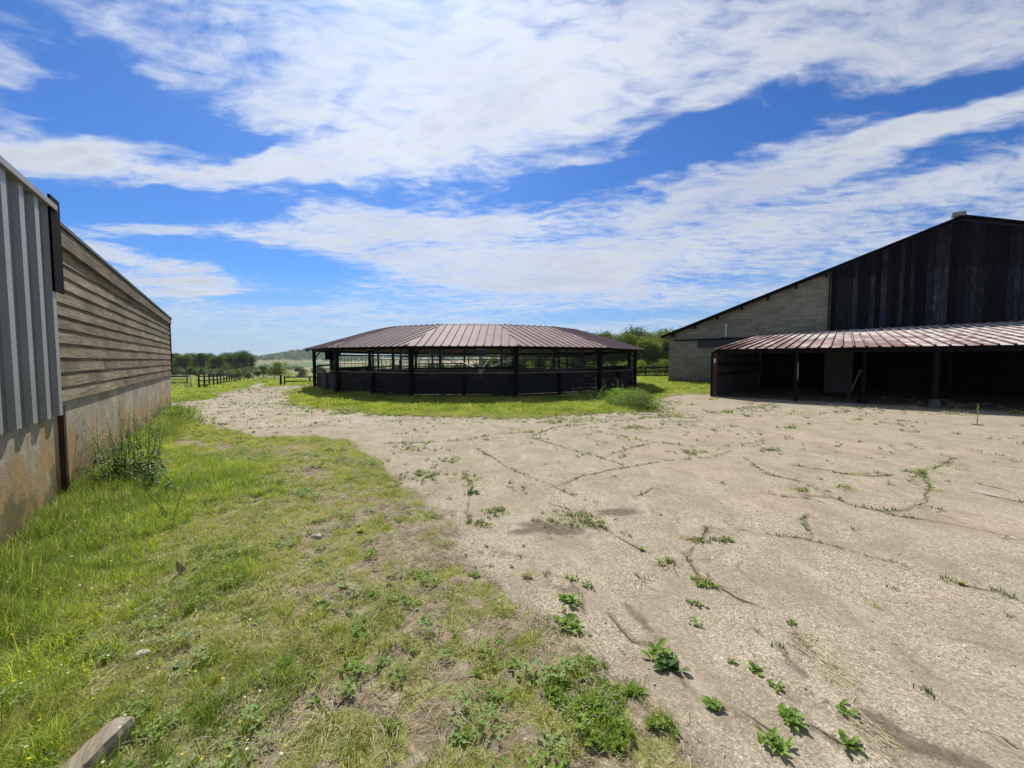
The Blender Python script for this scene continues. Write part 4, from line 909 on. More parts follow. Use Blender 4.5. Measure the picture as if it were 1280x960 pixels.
b.add(vs, [(0,1,2,3),(4,7,6,5),(0,4,5,1),(1,5,6,2),(2,6,7,3),(3,7,4,0)]); b.build('roof', M['barn_roof'], ms)

# ================================================================== FENCES AND GATES
def tz(x, y): return float(T(np.array([x]), np.array([y]))[0])
def fence(name, p0, p1, n, h, rails, label, group=None, pw=.13, mat='fence'):
    root = empty(name, (p0[0], p0[1], tz(*p0)), label, 'fence', group); O_ = root.location
    L_ = []
    for i in range(n + 1):
        x = p0[0] + (p1[0] - p0[0]) * i / n; y = p0[1] + (p1[1] - p0[1]) * i / n; z = tz(x, y); L_.append(Vector((x, y, z)))
        MB(O_).tube([(x, y, z - .2), (x, y, z + h + rnd.uniform(-.03, .05))], [pw * .55, pw * .5], 7).build('post', M[mat], root)
    for r_ in rails:
        b = MB(O_)
        for i in range(n): b.beam(L_[i] + Vector((0, 0, r_)), L_[i + 1] + Vector((0, 0, r_ + rnd.uniform(-.02, .02))), .045, .11)
        b.build('rail', M[mat], root)
    return root
fence('post_and_rail_fence', (-26.4, 33), (-45, 65), 14, 1.25, (.35, .75, 1.12), 'long black post and rail fence receding along the left of the track')
fence('post_and_rail_fence', (-21.5, 37), (-13.5, 40), 4, 1.15, (.25, .65, 1.05), 'black rail fence running from the track towards the horse walker')
fence('post_and_rail_fence', (-22.0, 37.2), (-28, 47.5), 5, 1.15, (.3, .7, 1.05), 'black fence receding up the right side of the track')
fence('post_and_rail_fence', (14.0, 33.5), (8.5, 40), 3, 1.15, (.35, .72, 1.05), 'dark rail fence between the horse walker and the barn corner')
fence('post_and_rail_fence', (8.0, 44), (-13, 46), 9, 1.15, (.35, .72, 1.05), 'dark rail fence glimpsed behind the horse walker')
fence('post_and_rail_fence', (-36.5, 44), (-60, 47), 9, 1.15, (.35, .72, 1.05), 'distant dark fence across the paddock beside the timber shed')
def gate(p0, p1, h, mat, label, bars=6):
    root = empty('field_gate', (p0[0], p0[1], tz(*p0)), label, 'gate'); O_ = root.location
    A_ = Vector((p0[0], p0[1], tz(*p0) + .15)); B_ = Vector((p1[0], p1[1], tz(*p1) + .15)); up = Vector((0, 0, 1))
    b = MB(O_); b.tube([A_, A_ + up * h], .03, 6); b.tube([B_, B_ + up * h], .03, 6); b.tube([A_ + up * h, B_ + up * h], .03, 6); b.tube([A_, B_], .03, 6); b.tube([A_, B_ + up * h], .02, 6); b.build('frame', M[mat], root)
    b = MB(O_)
    for i in range(1, bars): b.tube([A_ + up * h * i / bars, B_ + up * h * i / bars], .02, 6)
    b.build('bar', M[mat], root)
gate((-26.9, 32.8), (-30.6, 32.3), 1.05, 'steel', 'galvanised field gate beside the corner of the timber shed')
gate((-39.6, 60), (-36.4, 60), 1.2, 'fence', 'dark gate closing the far end of the track', 4)
gate((-20.2, 42), (-17.2, 42.6), 1.1, 'steel', 'grey tubular gate seen just left of the horse walker')

# ================================================================== TREES
def crown_mesh(name, w, h, base, nl, nleaf, ls, mat, seed, squash=1.0):
    r = np.random.default_rng(seed)
    lob = []
    for i in range(nl):
        a = r.random() * 6.283; q = math.sqrt(r.random()); zz = r.random() ** .8
        rr = (1 - .55 * zz ** 2) * w * .5 * q * .8
        lob.append((rr * math.cos(a), rr * math.sin(a), base + (h - base) * (.12 + .74 * zz), w * r.uniform(.13, .25), r.random()))
    lob = np.array(lob); k = r.integers(0, nl, nleaf)
    u = r.normal(size=(nleaf, 3)); u /= np.linalg.norm(u, axis=1, keepdims=True); rad = r.random(nleaf) ** .38 * (1 + .25 * r.normal(size=nleaf) * .6)
    c = lob[k, :3] + u * (lob[k, 3] * rad)[:, None] * np.array([1, 1, .8 * squash]); c[:, 2] = np.clip(c[:, 2], .05 * h, None)
    a1 = r.normal(size=(nleaf, 3)) + u * .2; a1 /= np.linalg.norm(a1, axis=1, keepdims=True); a2 = np.cross(a1, r.normal(size=(nleaf, 3))); a2 /= np.linalg.norm(a2, axis=1, keepdims=True)
    s = ls * r.uniform(.5, 1.3, nleaf)[:, None]
    V = np.stack([c - a1 * s, c + a2 * s * .45, c + a1 * s, c - a2 * s * .45], 1).reshape(-1, 3)
    me = np_mesh(name, V, np.arange(len(V)), np.full(nleaf, 4))
    at_ = me.attributes.new('rv', 'FLOAT', 'POINT'); rv = np.clip(lob[k, 4] * .75 + r.random(nleaf) * .25, 0, .999)
    at_.data.foreach_set('value', np.repeat(rv, 4).astype(np.float32)); me.materials.append(mat); return me
def trunk_mesh(h, r0, seed):
    r = random.Random(seed); b = MB(); top = h * .7
    b.tube([(0, 0, -.3), (r.uniform(-.1, .1), r.uniform(-.1, .1), top * .4), (r.uniform(-.2, .2), r.uniform(-.2, .2), top)], [r0, r0 * .7, r0 * .25], 8)
    for i in range(6):
        z = h * r.uniform(.18, .55); a = r.random() * 6.28; l = h * r.uniform(.2, .38)
        b.tube([(0, 0, z), (math.cos(a) * l * .5, math.sin(a) * l * .5, z + l * .4), (math.cos(a) * l, math.sin(a) * l, z + l * .95)], [r0 * .4, r0 * .25, r0 * .08], 6)
    me = bpy.data.meshes.new('trunk'); me.from_pydata(b.v, [], b.f); at_ = me.attributes.new('rv', 'FLOAT', 'POINT'); at_.data.foreach_set('value', np.array(b.c, np.float32)); me.materials.append(M['bark']); return me
TREES = [(crown_mesh('crown', 6.5, 7, .05, 26, 14000, .13, M['leaf_a'], 1), trunk_mesh(7, .2, 1)), (crown_mesh('crown', 6, 7.5, .05, 24, 14000, .12, M['leaf_b'], 2), trunk_mesh(7.5, .22, 2)),
         (crown_mesh('crown', 6, 6.5, .05, 24, 14000, .14, M['leaf_c'], 3), trunk_mesh(6.5, .18, 3)), (crown_mesh('crown', 5.5, 8, .05, 24, 13000, .12, M['leaf_g'], 4), trunk_mesh(8, .2, 4))]
BUSH = [(crown_mesh('crown', 3.6, 2.6, .15, 14, 3500, .10, M['leaf_b'], 5), trunk_mesh(2.4, .08, 5)), (crown_mesh('crown', 3.6, 2.8, .15, 14, 3500, .10, M['leaf_c'], 6), trunk_mesh(2.6, .08, 6)), (crown_mesh('crown', 3.4, 2.5, .1, 14, 3500, .10, M['leaf_g'], 7), trunk_mesh(2.4, .08, 7))]
def plant(name, kit, x, y, s, label, cat, group=None, sz=1.0, sxy=1.0):
    root = empty(name, (x, y, tz(x, y)), label, cat, group, rnd.random() * 6.28); root.scale = (s * sxy, s * sxy, s * sz)
    for nm, me in (('crown', kit[0]), ('trunk', kit[1])):
        o = bpy.data.objects.new(nm, me); COL.objects.link(o); o.parent = root
    return root
kinds = ['mid-green', 'dark green', 'yellow-green', 'grey-green']
# hedge trees beyond the paddock on the left
lt = [(196,128,.95,1),(207,120,1.0,0),(219,126,.93,3),(230,118,.98,0),(241,131,1.02,1),(252,122,.92,3),(262,128,1.0,1),(273,119,.95,0),(284,126,1.02,1),(295,121,1.0,1),(304,117,1.06,1),(312,124,.95,1),(180,125,1.0,3),(165,122,1.0,0)]
for i, (px, d, s, k) in enumerate(lt):
    x = (px - 640) / FPX * d
    plant('hedgerow_tree', TREES[k], x, d, s * .98, '%s tree in the far hedge beyond the left paddock' % kinds[k], 'tree', 'far hedge trees on the left, %s' % kinds[k])
lb = [(222,92,1,0,.9),(236,90,1.05,0,.9),(249,93,1,0,.85),(262,90,.9,2,.8),(274,92,1.0,0,.8),(286,88,.8,2,.9)]
for px, d, s, k, sz in lb: plant('hedge_bush', BUSH[k], (px - 640) / FPX * d, d, s, 'dark low bush in the hedge foot behind the left fence' if k == 0 else 'greyish low bush in the hedge foot behind the left fence', 'bush', 'low bushes behind the left fence, %s' % ('dark' if k == 0 else 'greyish'), sz, 1.1)
plant('rounded_bush', BUSH[2], (306 - 640) / FPX * 76, 76, .95, 'rounded grey-green bush at the end of the black fence', 'bush', None, .95)
plant('rounded_bush', BUSH[1], (296 - 640) / FPX * 80, 80, .75, 'smaller yellow-green bush beside the rounded grey-green one', 'bush')
plant('spreading_bush', BUSH[1], (350 - 640) / FPX * 80, 80, 1.35, 'spreading yellow-green bush standing right of the far track gate', 'bush', None, .95)
plant('spreading_bush', BUSH[0], (329 - 640) / FPX * 84, 84, 1.05, 'dark bush behind the gate at the end of the track', 'bush', None, 1.05, 1.15)
plant('spreading_bush', BUSH[2], (376 - 640) / FPX * 88, 88, 1.0, 'greyish bush seen just left of the horse walker post', 'bush')
mb_ = [(398,110,1.2,0),(420,100,1.3,2),(440,96,.95,2),(460,105,1.3,1),(478,99,1.0,0),(497,104,1.3,2),(515,110,1.2,1),(535,104,1.1,0),(552,100,1.3,1),(570,96,1.3,2)]
for px, d, s, k in mb_: plant('hedge_bush', BUSH[k], (px - 640) / FPX * d, d, s * .95, '%s field bush glimpsed through the horse walker' % ['dark', 'yellow-green', 'greyish'][k], 'bush', 'bushes seen through the horse walker, %s' % ['dark', 'yellow-green', 'greyish'][k])
rt = [(592,72,.50,2),(606,68,.58,0),(622,70,.66,2),(640,66,.72,0),(658,68,.78,2),(678,64,.85,0),(698,66,.9,1),(718,62,.95,0),(737,64,1.0,1),(752,60,.93,1),(766,66,1.12,0),(780,60,1.0,0),(794,66,1.16,1),(806,57,.98,2),(820,64,1.13,0),(834,58,1.08,2),(848,62,1.1,0),(862,60,1.1,1),(880,64,1.1,0)]
for px, d, s, k in rt: plant('woodland_tree', TREES[k], (px - 640) / FPX * d, d, s, '%s tree in the wood behind the walker and barn' % kinds[k], 'tree', 'trees of the near wood, %s' % kinds[k])
ub = [(780,52,.8,1),(800,50,.85,1),(815,51,.8,0),(830,50,.9,1),(760,51,.8,0),(735,52,.8,1),(700,53,.7,1),(665,54,.7,1)]
for px, d, s, k in ub: plant('understorey_bush', BUSH[k], (px - 640) / FPX * d, d, s, '%s bush at the foot of the wood behind the rail fence' % ['dark', 'bright green', 'grey'][k], 'bush', 'bushes at the foot of the near wood, %s' % ['dark', 'bright green', 'grey'][k])
# far-off woodland on the hills: one mass
r = np.random.default_rng(77); n = 26000
yy2 = r.uniform(230, 1500, n); aa = r.uniform(-1.15, .5, n); xx2 = aa * yy2
nzv = fbm(xx2, yy2, .006, 3, 201); hill = np.exp(-((aa + .53) / .09) ** 2) * (yy2 > 850)
rows = (np.abs(np.mod(yy2 + 30 * np.sin(xx2 * .01), 150) - 75) < 5) | (np.abs(np.mod(xx2 + yy2 * .3, 190) - 95) < 4)
m = (nzv > .62) | (hill > .25) | (rows & (yy2 < 900) & (nzv > .4)) | ((yy2 > 1150) & (nzv > .42)); m &= r.random(n) < .9
xx2, yy2 = xx2[m], yy2[m]; n = len(xx2); sz = np.clip(yy2 * .0055, 1.6, 7) * r.uniform(.6, 1.2, n)
Vs = []; base = T(xx2, yy2)
for j in range(5):
    c = np.stack([xx2 + r.normal(0, 1, n) * sz * .5, yy2 + r.normal(0, 1, n) * sz * .5, base + sz * r.uniform(.1, 1.1, n)], 1)
    a1 = r.normal(size=(n, 3)); a1 /= np.linalg.norm(a1, axis=1, keepdims=True); a2 = np.cross(a1, r.normal(size=(n, 3))); a2 /= np.linalg.norm(a2, axis=1, keepdims=True); s_ = (sz * .45)[:, None]
    Vs.append(np.stack([c - a1 * s_, c + a2 * s_ * .7, c + a1 * s_, c - a2 * s_ * .7], 1))
V = np.concatenate(Vs).reshape(-1, 3); me = np_mesh('distant_woodland', V, np.arange(len(V)), np.full(len(V) // 4, 4))
at_ = me.attributes.new('rv', 'FLOAT', 'POINT'); at_.data.foreach_set('value', np.repeat(r.random(len(V) // 4), 4).astype(np.float32))
tag(link('distant_woodland', me, M['leaf_b']), 'far-off woods and hedges on the hazy hills', 'woodland', kind='stuff')

# ================================================================== WEEDS, BUSHES, STONES, LOG
def single_rosette(px, py, n, L, w, mat, label, lift=(.3, .9), center=.01, name='weed'):
    x, y = at(px, py); z = max(gz(x, y), yz(x, y)) + .004
    vs, fs, cs = [], [], []
    for i in range(n):
        k = i / n; l = L * .8 * rnd.uniform(.6, 1) * (1 - .3 * k)
        leafc(vs, fs, cs, (rnd.gauss(0, center), rnd.gauss(0, center), 0), i * 2.4 + rnd.uniform(-.4, .4), l, w * rnd.uniform(.7, 1.2), rnd.uniform(*lift) + k * .4, rnd.uniform(.15, .5), rnd.random())
    me = bpy.data.meshes.new(name); me.from_pydata(vs, [], fs); a = me.attributes.new('rv', 'FLOAT', 'POINT'); a.data.foreach_set('value', np.array(cs, np.float32))
    o = link(name, me, mat, None, (x, y, z)); tag(o, label, 'weed'); return o
W_ = [(711,752,34,.085,.026,'weed','upper half of the tall clump of bright weeds on the pale concrete',.025),
      (711,782,46,.10,.030,'weed','largest clump of bright leafy weeds, nearest the grass on the concrete',.03),
      (822,817,26,.095,.034,'weed','leafy dock plant with pale green upper leaves beside a dark one',.025),
      (836,832,34,.085,.038,'weed_dark','dark green dock plant on a crack in the foreground concrete',.025),
      (892,884,18,.075,.024,'weed','thin-leaved weed at the end of a straw-filled crack',.014),
      (942,836,18,.06,.024,'weed','small round bright weed right of the dock plants',.012),
      (914,828,12,.045,.016,'weed_blue','tiny greyish weed next to the small round bright one',.010),
      (870,755,16,.055,.022,'weed_blue','grey-green weed beside the grassy crack',.018),
      (868,778,20,.045,.016,'weed_blue','flat grey-green weed just below another grey-green one',.022),
      (735,733,20,.055,.018,'weed_blue','pale spreading weed above the tall bright clump',.022),
      (713,724,16,.05,.018,'weed','small weed at the head of the mossy crack',.02),
      (990,899,34,.085,.022,'weed','spiky bright weed with a brown stalk near the bottom edge',.022),
      (968,930,28,.085,.02,'weed','low leafy weed below the spiky bright one',.022),
      (966,858,12,.05,.018,'weed','small weed between the dock plants and the straw',.012),
      (1062,930,22,.07,.022,'weed','pale green weed nearest the bottom right straw',.016),
      (1058,889,20,.06,.02,'weed','weed growing just under the straw pile',.018),
      (992,780,14,.045,.016,'weed','small weed at the top end of the straw pile',.014),
      (518,822,14,.055,.02,'weed','single rosette weed on bare soil in the patchy grass',.01),
      (478,835,16,.06,.02,'weed_blue','greyish rosette weed left of the single green one on bare soil',.01),
      (489,918,14,.055,.02,'weed','rosette weed on the bare reddish soil near the bottom',.008),
      (570,935,14,.05,.02,'weed','rosette weed right of the bare reddish soil at the bottom edge',.01),
      (391,850,12,.05,.018,'weed_blue','pale rosette weed among short grass at lower left',.01),
      (640,846,24,.055,.02,'weed','compact leafy weed on soil left of the broadleaf patch',.03),
      (592,722,20,.07,.024,'weed','bright weed where the grass meets the concrete edge',.02),
      (590,617,20,.09,.035,'weed_dark','dark weed on pale concrete left of the muddy patch',.03)]
for px, py, n, L, w, mt, lb_, ce in W_: single_rosette(px, py, n, L, w, M[mt], lb_, center=ce)
# stalk standing in the yard before the dark shed
x, y = at(1221, 531); b = MB((x, y, yz(x, y))); z = yz(x, y)
b.tube([(x, y, z - .01), (x + .02, y, z + .25), (x, y + .01, z + .52)], [.009, .008, .004], 6); 
st = empty('stalk_weed', (x, y, z), 'single upright stalk of weed standing in the yard before the dark shed', 'weed'); b.build('stem', M['weed_blue'], st)
vs, fs, cs = [], [], []
for i in range(26): leafc(vs, fs, cs, (0, 0, .02 + i * .019), i * 2.4, .06 if i < 22 else .03, .014, 1.0, .1, rnd.random(), 2)
for i in range(14): leafc(vs, fs, cs, (0, 0, .0), i * 2.4, .14, .04, .2, .1, rnd.random(), 3)
me = bpy.data.meshes.new('leaves'); me.from_pydata(vs, [], fs); a = me.attributes.new('rv', 'FLOAT', 'POINT'); a.data.foreach_set('value', np.array(cs, np.float32)); link('leaves', me, M['weed_blue'], st)
# tall weeds against the shed wall
def tall_weed(x, y, h, nst, spread, mat, label, heads='seed', dens=26, L=.12):
    z = gz(x, y); root = empty('tall_weed', (x, y, z), label, 'weed'); vs, fs, cs = [], [], []; hv, hf, hc = [], [], []
    for s_ in range(nst):
        bx, by = rnd.gauss(0, spread), rnd.gauss(0, spread * .7); hh_ = h * rnd.uniform(.55, 1); tx, ty = bx + rnd.gauss(0, .16), by + rnd.gauss(0, .16)
        P_ = [(bx, by, -.02), ((bx + tx) / 2 + rnd.gauss(0, .02), (by + ty) / 2, hh_ * .5), (tx, ty, hh_)]; MB().tube(P_, [.005, .004, .0015], 5).build('stem', M['weed'], root)
        for i in range(dens):
            t = (i + .5) / dens; px = bx + (tx - bx) * t; py = by + (ty - by) * t; l = L * (1.2 - .95 * t) * rnd.uniform(.6, 1.3)
            leafc(vs, fs, cs, (px, py, hh_ * t * .97), i * 2.4 + rnd.uniform(-.5, .5), l, l * .26, rnd.uniform(-.2, .7), rnd.uniform(.2, .9), rnd.random(), 3)
        for k in range(5):
            px, py, pz = tx + rnd.gauss(0, .03), ty + rnd.gauss(0, .03), hh_ + rnd.uniform(-.08, .04)
            for q in range(8): leafc(hv, hf, hc, (px, py, pz), q * .785, .014, .009, .8, .0, rnd.random(), 2)
    for nm, (a_, b_, c_), mt in (('leaves', (vs, fs, cs), mat), ('flower_heads', (hv, hf, hc), M[heads])):
        me = bpy.data.meshes.new(nm); me.from_pydata(a_, [], b_); at_ = me.attributes.new('rv', 'FLOAT', 'POINT'); at_.data.foreach_set('value', np.array(c_, np.float32)); link(nm, me, mt, root)
tall_weed(-4.95, 5.05, 1.05, 26, .17, M['weed_dark'], 'tall dark thistles with whitish heads against the plinth near the shed join')
tall_weed(-4.45, 4.75, .60, 12, .20, M['weed_dark'], 'lower nettles in front of the tall dark thistles')
tall_weed(-8.75, 10.1, .70, 20, .28, M['weed'], 'leafy green weed clump at the far end of the plinth', 'petal_w')
tall_weed(-7.0, 7.9, .55, 9, .35, M['weed'], 'straggling weeds along the middle of the plinth', 'petal_w', 14)
tall_weed(-3.35, 3.75, .75, 3, .03, M['weed_dark'], 'thin dark upright stalk rising from the long grass', 'seed', 12, .05)
tall_weed(4.2, 15.4, 1.0, 9, .45, M['weed_blue'], 'pale thistles with pinkish down in front of the right walker posts', 'seed', 16)
tall_weed(2.9, 14.7, .75, 8, .5, M['weed_blue'], 'shorter pale thistles left of the pinkish ones by the walker', 'seed', 16)
# round leafy bush at the corner of the grass island
bx, by = at(795, 511); bu = empty('round_bush', (bx, by, gz(bx, by)), 'low round greyish bush on the corner of the grass island before the walker', 'bush')
link('foliage', crown_mesh('foliage', 1.7, .50, .02, 55, 7500, .026, M['weed_blue'], 21, .9), M['weed_blue'], bu)
b = MB()
for i in range(9): a = rnd.random() * 6.28; b.tube([(0, 0, -.03), (math.cos(a) * .35, math.sin(a) * .35, .3), (math.cos(a) * .6, math.sin(a) * .6, rnd.uniform(.4, .65))], [.012, .008, .003], 5)
b.build('stems', M['bark'], bu)
bx2, by2 = at(772, 507); b2 = empty('grassy_bush', (bx2, by2, gz(bx2, by2)), 'taller grassy green bush on the left behind the round greyish one', 'bush')
link('foliage', crown_mesh('foliage', 1.3, .52, .02, 30, 4500, .030, M['weed'], 22, .9), M['weed'], b2)
# stones
def stone(px, py, s, el, label, rot=0, name='stone', mat='stone', zl=0.0, sub=2):
    x, y = at(px, py); z = max(gz(x, y), -1) + s * .12 + zl; r_ = np.random.default_rng(int(px * 7 + py)); ph = r_.random(6) * 6
    vs, fs = [], []; n1, n2 = 12, 7
    for j in range(n2 + 1):
        th = math.pi * j / n2
        for i in range(n1):
            a = 2 * math.pi * i / n1; k = 1 + .13 * math.sin(3 * a + ph[0]) * math.sin(th) + .10 * math.sin(2 * a + ph[1] + th * 2) + .05 * math.sin(5 * a + ph[2] - 3 * th)
            vs.append((s * k * math.sin(th) * math.cos(a) * el[0], s * k * math.sin(th) * math.sin(a) * el[1], s * k * math.cos(th) * el[2]))
    for j in range(n2):
        for i in range(n1): fs.append((j * n1 + i, (j + 1) * n1 + i, (j + 1) * n1 + (i + 1) % n1, j * n1 + (i + 1) % n1))
    b = MB(); b.add(vs, fs); o = b.build(name, M[mat], None, (x, y, z), True); o.rotation_euler.z = rot; return tag(o, label, 'stone')
stone(179, 829, .036, (1, .7, .45), 'flat pale stone lying in the grass above the timber offcut', .5)
stone(396, 678, .045, (1, .65, .5), 'pale oval stone in the middle of the grass', .1)
stone(272, 760, .020, (1, .8, .5), 'small rounded stone in the grass beside the pale shard', 1)
stone(806, 518, .18, (1.3, .6, .3), 'flat white stone at the foot of the round greyish bush', 0)
stone(836, 521, .15, (1.3, .6, .25), 'flat grey stone on the yard right of the bush', .2)
o = stone(227, 724, .055, (.42, .3, 1.2), 'upright pale shard of bark sticking out of the long grass', .3, 'bark_shard', 'log', .03); o['category'] = 'wood'; o.rotation_euler = (.25, -.2, .3)
# timber offcut in the bottom left corner
x0, y0 = at(160, 921); x1, y1 = at(96, 985); dvx = Vector((x1 - x0, y1 - y0, 0)).normalized(); sx = Vector((-dvx.y, dvx.x, 0))
b = MB(); org = Vector((x0, y0, gz(x0, y0) + .012)); b.org = org; prf = []
vs = []; NSeg = 14
for i in range(NSeg + 1):
    t = i / NSeg; w_ = .046 * (min(1, .50 + t * 5.0)) ; c = org + dvx * (.34 * t - .01); zt = .062 + .008 * math.sin(t * 5) - (.018 if i == 0 else 0)
    wob = .003 * math.sin(i * 1.9)
    for (u, zz) in ((-1, -.02), (1, -.02), (1.04, zt * .62), (.82, zt), (-.1, zt * 1.05), (-.86, zt * .97), (-1.02, zt * .7)): vs.append(c + sx * (w_ * u + wob) + Vector((0, 0, zz)))
k_ = 7; fs = [(i * k_ + j, i * k_ + (j + 1) % k_, (i + 1) * k_ + (j + 1) % k_, (i + 1) * k_ + j) for i in range(NSeg) for j in range(k_)] + [tuple(range(k_ - 1, -1, -1)), tuple(range(NSeg * k_, NSeg * k_ + k_))]
b.add(vs, fs, .5); tag(b.build('timber_offcut', M['log'], None, None, False, .002), 'weathered grey timber offcut with a rounded end in the grass', 'timber')
# straw pile along the crack
vs, fs, cs = [], [], []
for k, (px, py, n, sp) in enumerate([(1000, 790, 45, .035), (1015, 810, 70, .04), (1035, 832, 110, .045), (1055, 858, 90, .035), (1045, 848, 60, .04), (1090, 915, 35, .035), (1110, 935, 40, .035), (1070, 900, 25, .03), (772, 735, 40, .07), (1250, 925, 14, .04)]):
    cx, cy = at(px, py)
    for i in range(int(n * .6)):
        x = cx + rnd.gauss(0, sp * .9); y = cy + rnd.gauss(0, sp * 1.2); z = yz(x, y) + .004 + abs(rnd.gauss(0, .005)); a_ = rnd.gauss(-.9, .6); l = rnd.uniform(.02, .08); w = .0012; bb = len(vs)
        ca, sa = math.cos(a_) * l / 2, math.sin(a_) * l / 2; qx, qy = -math.sin(a_) * w, math.cos(a_) * w; dz = rnd.uniform(-.005, .006)
        vs += [(x - ca - qx, y - sa - qy, z), (x - ca + qx, y - sa + qy, z + w), (x + ca - qx, y + sa - qy, z + dz), (x + ca + qx, y + sa + qy, z + dz + w)]; fs.append((bb, bb + 1, bb + 3, bb + 2)); cs += [rnd.random()] * 4
me = bpy.data.meshes.new('straw_heap'); me.from_pydata(vs, [], fs); a = me.attributes.new('rv', 'FLOAT', 'POINT'); a.data.foreach_set('value', np.array(cs, np.float32))
tag(link('straw_heap', me, M['straw']), 'dry straw washed up along the cracks of the foreground concrete', 'straw', kind='stuff')

# ================================================================== SKY, SUN, CAMERA
SUN_AZ, SUN_EL = R(-17), R(48)
w = bpy.data.worlds.new('World'); SC.world = w; w.use_nodes = True; nt = w.node_tree; nt.nodes.clear(); g = NT(nt)
D = g.n('ShaderNodeTexCoord').outputs['Generated']
sky = g.n('ShaderNodeTexSky', sky_type='NISHITA', sun_disc=False, sun_elevation=SUN_EL, sun_rotation=SUN_AZ, altitude=100, air_density=1.0, dust_density=.6, ozone_density=2.5)
sep = g.n('ShaderNodeSeparateXYZ', {0: D}); dz = sep.outputs[2]
K0 = .09
zz = g.math('ADD', g.math('MAXIMUM', dz, 0.0), K0)
uv = g.n('ShaderNodeCombineXYZ', {0: g.math('DIVIDE', sep.outputs[0], zz), 1: g.math('DIVIDE', sep.outputs[1], zz), 2: 0.0}).outputs[0]
def cpt(px, py):
    v = np.array(ray(px, py)); v /= np.linalg.norm(v); return v[0] / (v[2] + K0), v[1] / (v[2] + K0)
warp = g.n('ShaderNodeTexNoise', {'Vector': uv, 'Scale': 1.1, 'Detail': 4.0, 'Roughness': .6}).outputs['Color']
uvw = g.n('ShaderNodeVectorMath', {0: uv, 1: g.n('ShaderNodeVectorMath', {0: g.n('ShaderNodeVectorMath', {0: warp, 1: (.5, .5, .5)}, operation='SUBTRACT').outputs[0], 1: (.55, .55, 0)}, operation='MULTIPLY').outputs[0]}, operation='ADD').outputs[0]
n1 = g.noise(g.mapping(uvw, (0, 0, 0), (0, 0, R(-28)), (.9, 1.5, 1)), 1.3, 10, .58)
n2 = g.noise(g.mapping(uvw, (4, 2, 0), (0, 0, R(-24)), (1.2, 2.2, 1)), 4.2, 9, .62)
n3 = g.noise(g.mapping(uv, (3, 6, 0), (0, 0, R(30)), (1.0, 1.9, 1)), 10.0, 6, .55)
rip = g.noise(g.mapping(uvw, (1, 7, 0), (0, 0, R(38)), (1.6, 4.6, 1)), 3.6, 5, .6, .2)
acc = g.math('ADD', g.math('MULTIPLY', g.math('SUBTRACT', n1, .5), 1.5), g.math('MULTIPLY', g.math('SUBTRACT', n2, .5), 1.15))
acc = g.math('ADD', acc, g.math('MULTIPLY', g.math('SUBTRACT', rip, .5), .95))
acc = g.math('ADD', acc, g.math('MULTIPLY', g.math('SUBTRACT', n3, .5), .85))
acc = g.math('ADD', acc, .60)
def blob(px, py, rx, ry, deg, amp):
    global acc
    c = np.array(cpt(px, py)); ca, sa = math.cos(R(deg)), math.sin(R(deg))
    e1 = (np.array(cpt(px + rx * ca * .5, py - rx * sa * .5)) - np.array(cpt(px - rx * ca * .5, py + rx * sa * .5)))
    e2 = (np.array(cpt(px + ry * sa * .5, py + ry * ca * .5)) - np.array(cpt(px - ry * sa * .5, py - ry * ca * .5)))
    A = np.stack([e1, e2], 1); U, Sg, Vt = np.linalg.svd(A)      # ellipse axes on the cloud layer
    th = math.atan2(U[1, 0], U[0, 0])
    mp = g.mapping(uvw, (c[0], c[1], 0), (0, 0, th), (Sg[0] * 1.35, Sg[1] * 1.35, 1), 'TEXTURE')
    q = g.n('ShaderNodeTexGradient', {'Vector': mp}, gradient_type='SPHERICAL').outputs[1]
    q = g.math('SMOOTH_MIN', g.math('MULTIPLY', q, 1.7), 1.0, .3)
    acc = g.math('MULTIPLY_ADD', q, amp, acc)
for a_ in [(135,138,125,38,-10,-.85),(250,185,90,22,10,-.55),(45,50,110,34,-30,-.5),(110,262,150,26,-4,-.95),(300,262,100,16,-6,-.6),(560,232,170,15,6,-.42),(300,322,120,20,-4,-.75),(385,345,90,20,0,-.55),
           (700,228,90,16,10,-.5),(790,205,120,18,22,-.62),(900,165,110,24,28,-.7),(1000,140,90,22,22,-.45),(1190,110,150,26,8,-.85),(1180,205,120,16,12,-.42),(760,395,120,8,2,-.45),(330,375,70,10,0,-.55),(560,372,110,10,0,-.3),(1000,290,140,10,12,-.22),
           (300,178,60,10,-5,-.4),(620,255,120,10,3,-.35),(950,60,200,14,30,-.16),(420,130,60,10,50,-.22),
           (560,90,260,110,20,.45),(900,60,300,60,15,.30),(480,190,260,28,10,.38),(200,200,200,24,-6,.42),(520,285,260,22,3,.42),(190,288,50,9,0,.62),(235,335,50,8,0,.5),(230,352,70,6,0,.55),(250,365,60,6,0,.5),(600,335,220,24,-4,.35),(950,230,260,28,18,.38),(1150,160,200,18,12,.40),(1120,255,220,20,15,.32),(780,330,240,26,8,.34),(1230,40,140,40,0,.2),(150,318,70,8,-8,.62),(680,370,160,12,0,.3),(60,190,90,22,-5,.38),(60,130,60,16,20,.2)]: blob(*a_)
dens = g.n('ShaderNodeMapRange', {0: acc, 1: .12, 2: 1.24}, interpolation_type='SMOOTHSTEP').outputs[0]
hz = g.n('ShaderNodeMapRange', {0: dz, 1: .0, 2: .10}).outputs[0]
dens = g.math('MULTIPLY', dens, g.math('ADD', .25, g.math('MULTIPLY', hz, .70)))
thick = g.n('ShaderNodeMapRange', {0: g.math('ADD', acc, g.math('MULTIPLY', g.math('SUBTRACT', g.noise(g.mapping(uvw, (8, 3, 0)), 1.3, 6, .6), .5), 1.6)), 1: .75, 2: 2.0}).outputs[0]
SS = 1.0
ccol = g.mix(thick, (8.0, 8.5, 9.2), (4.8, 5.5, 6.7))
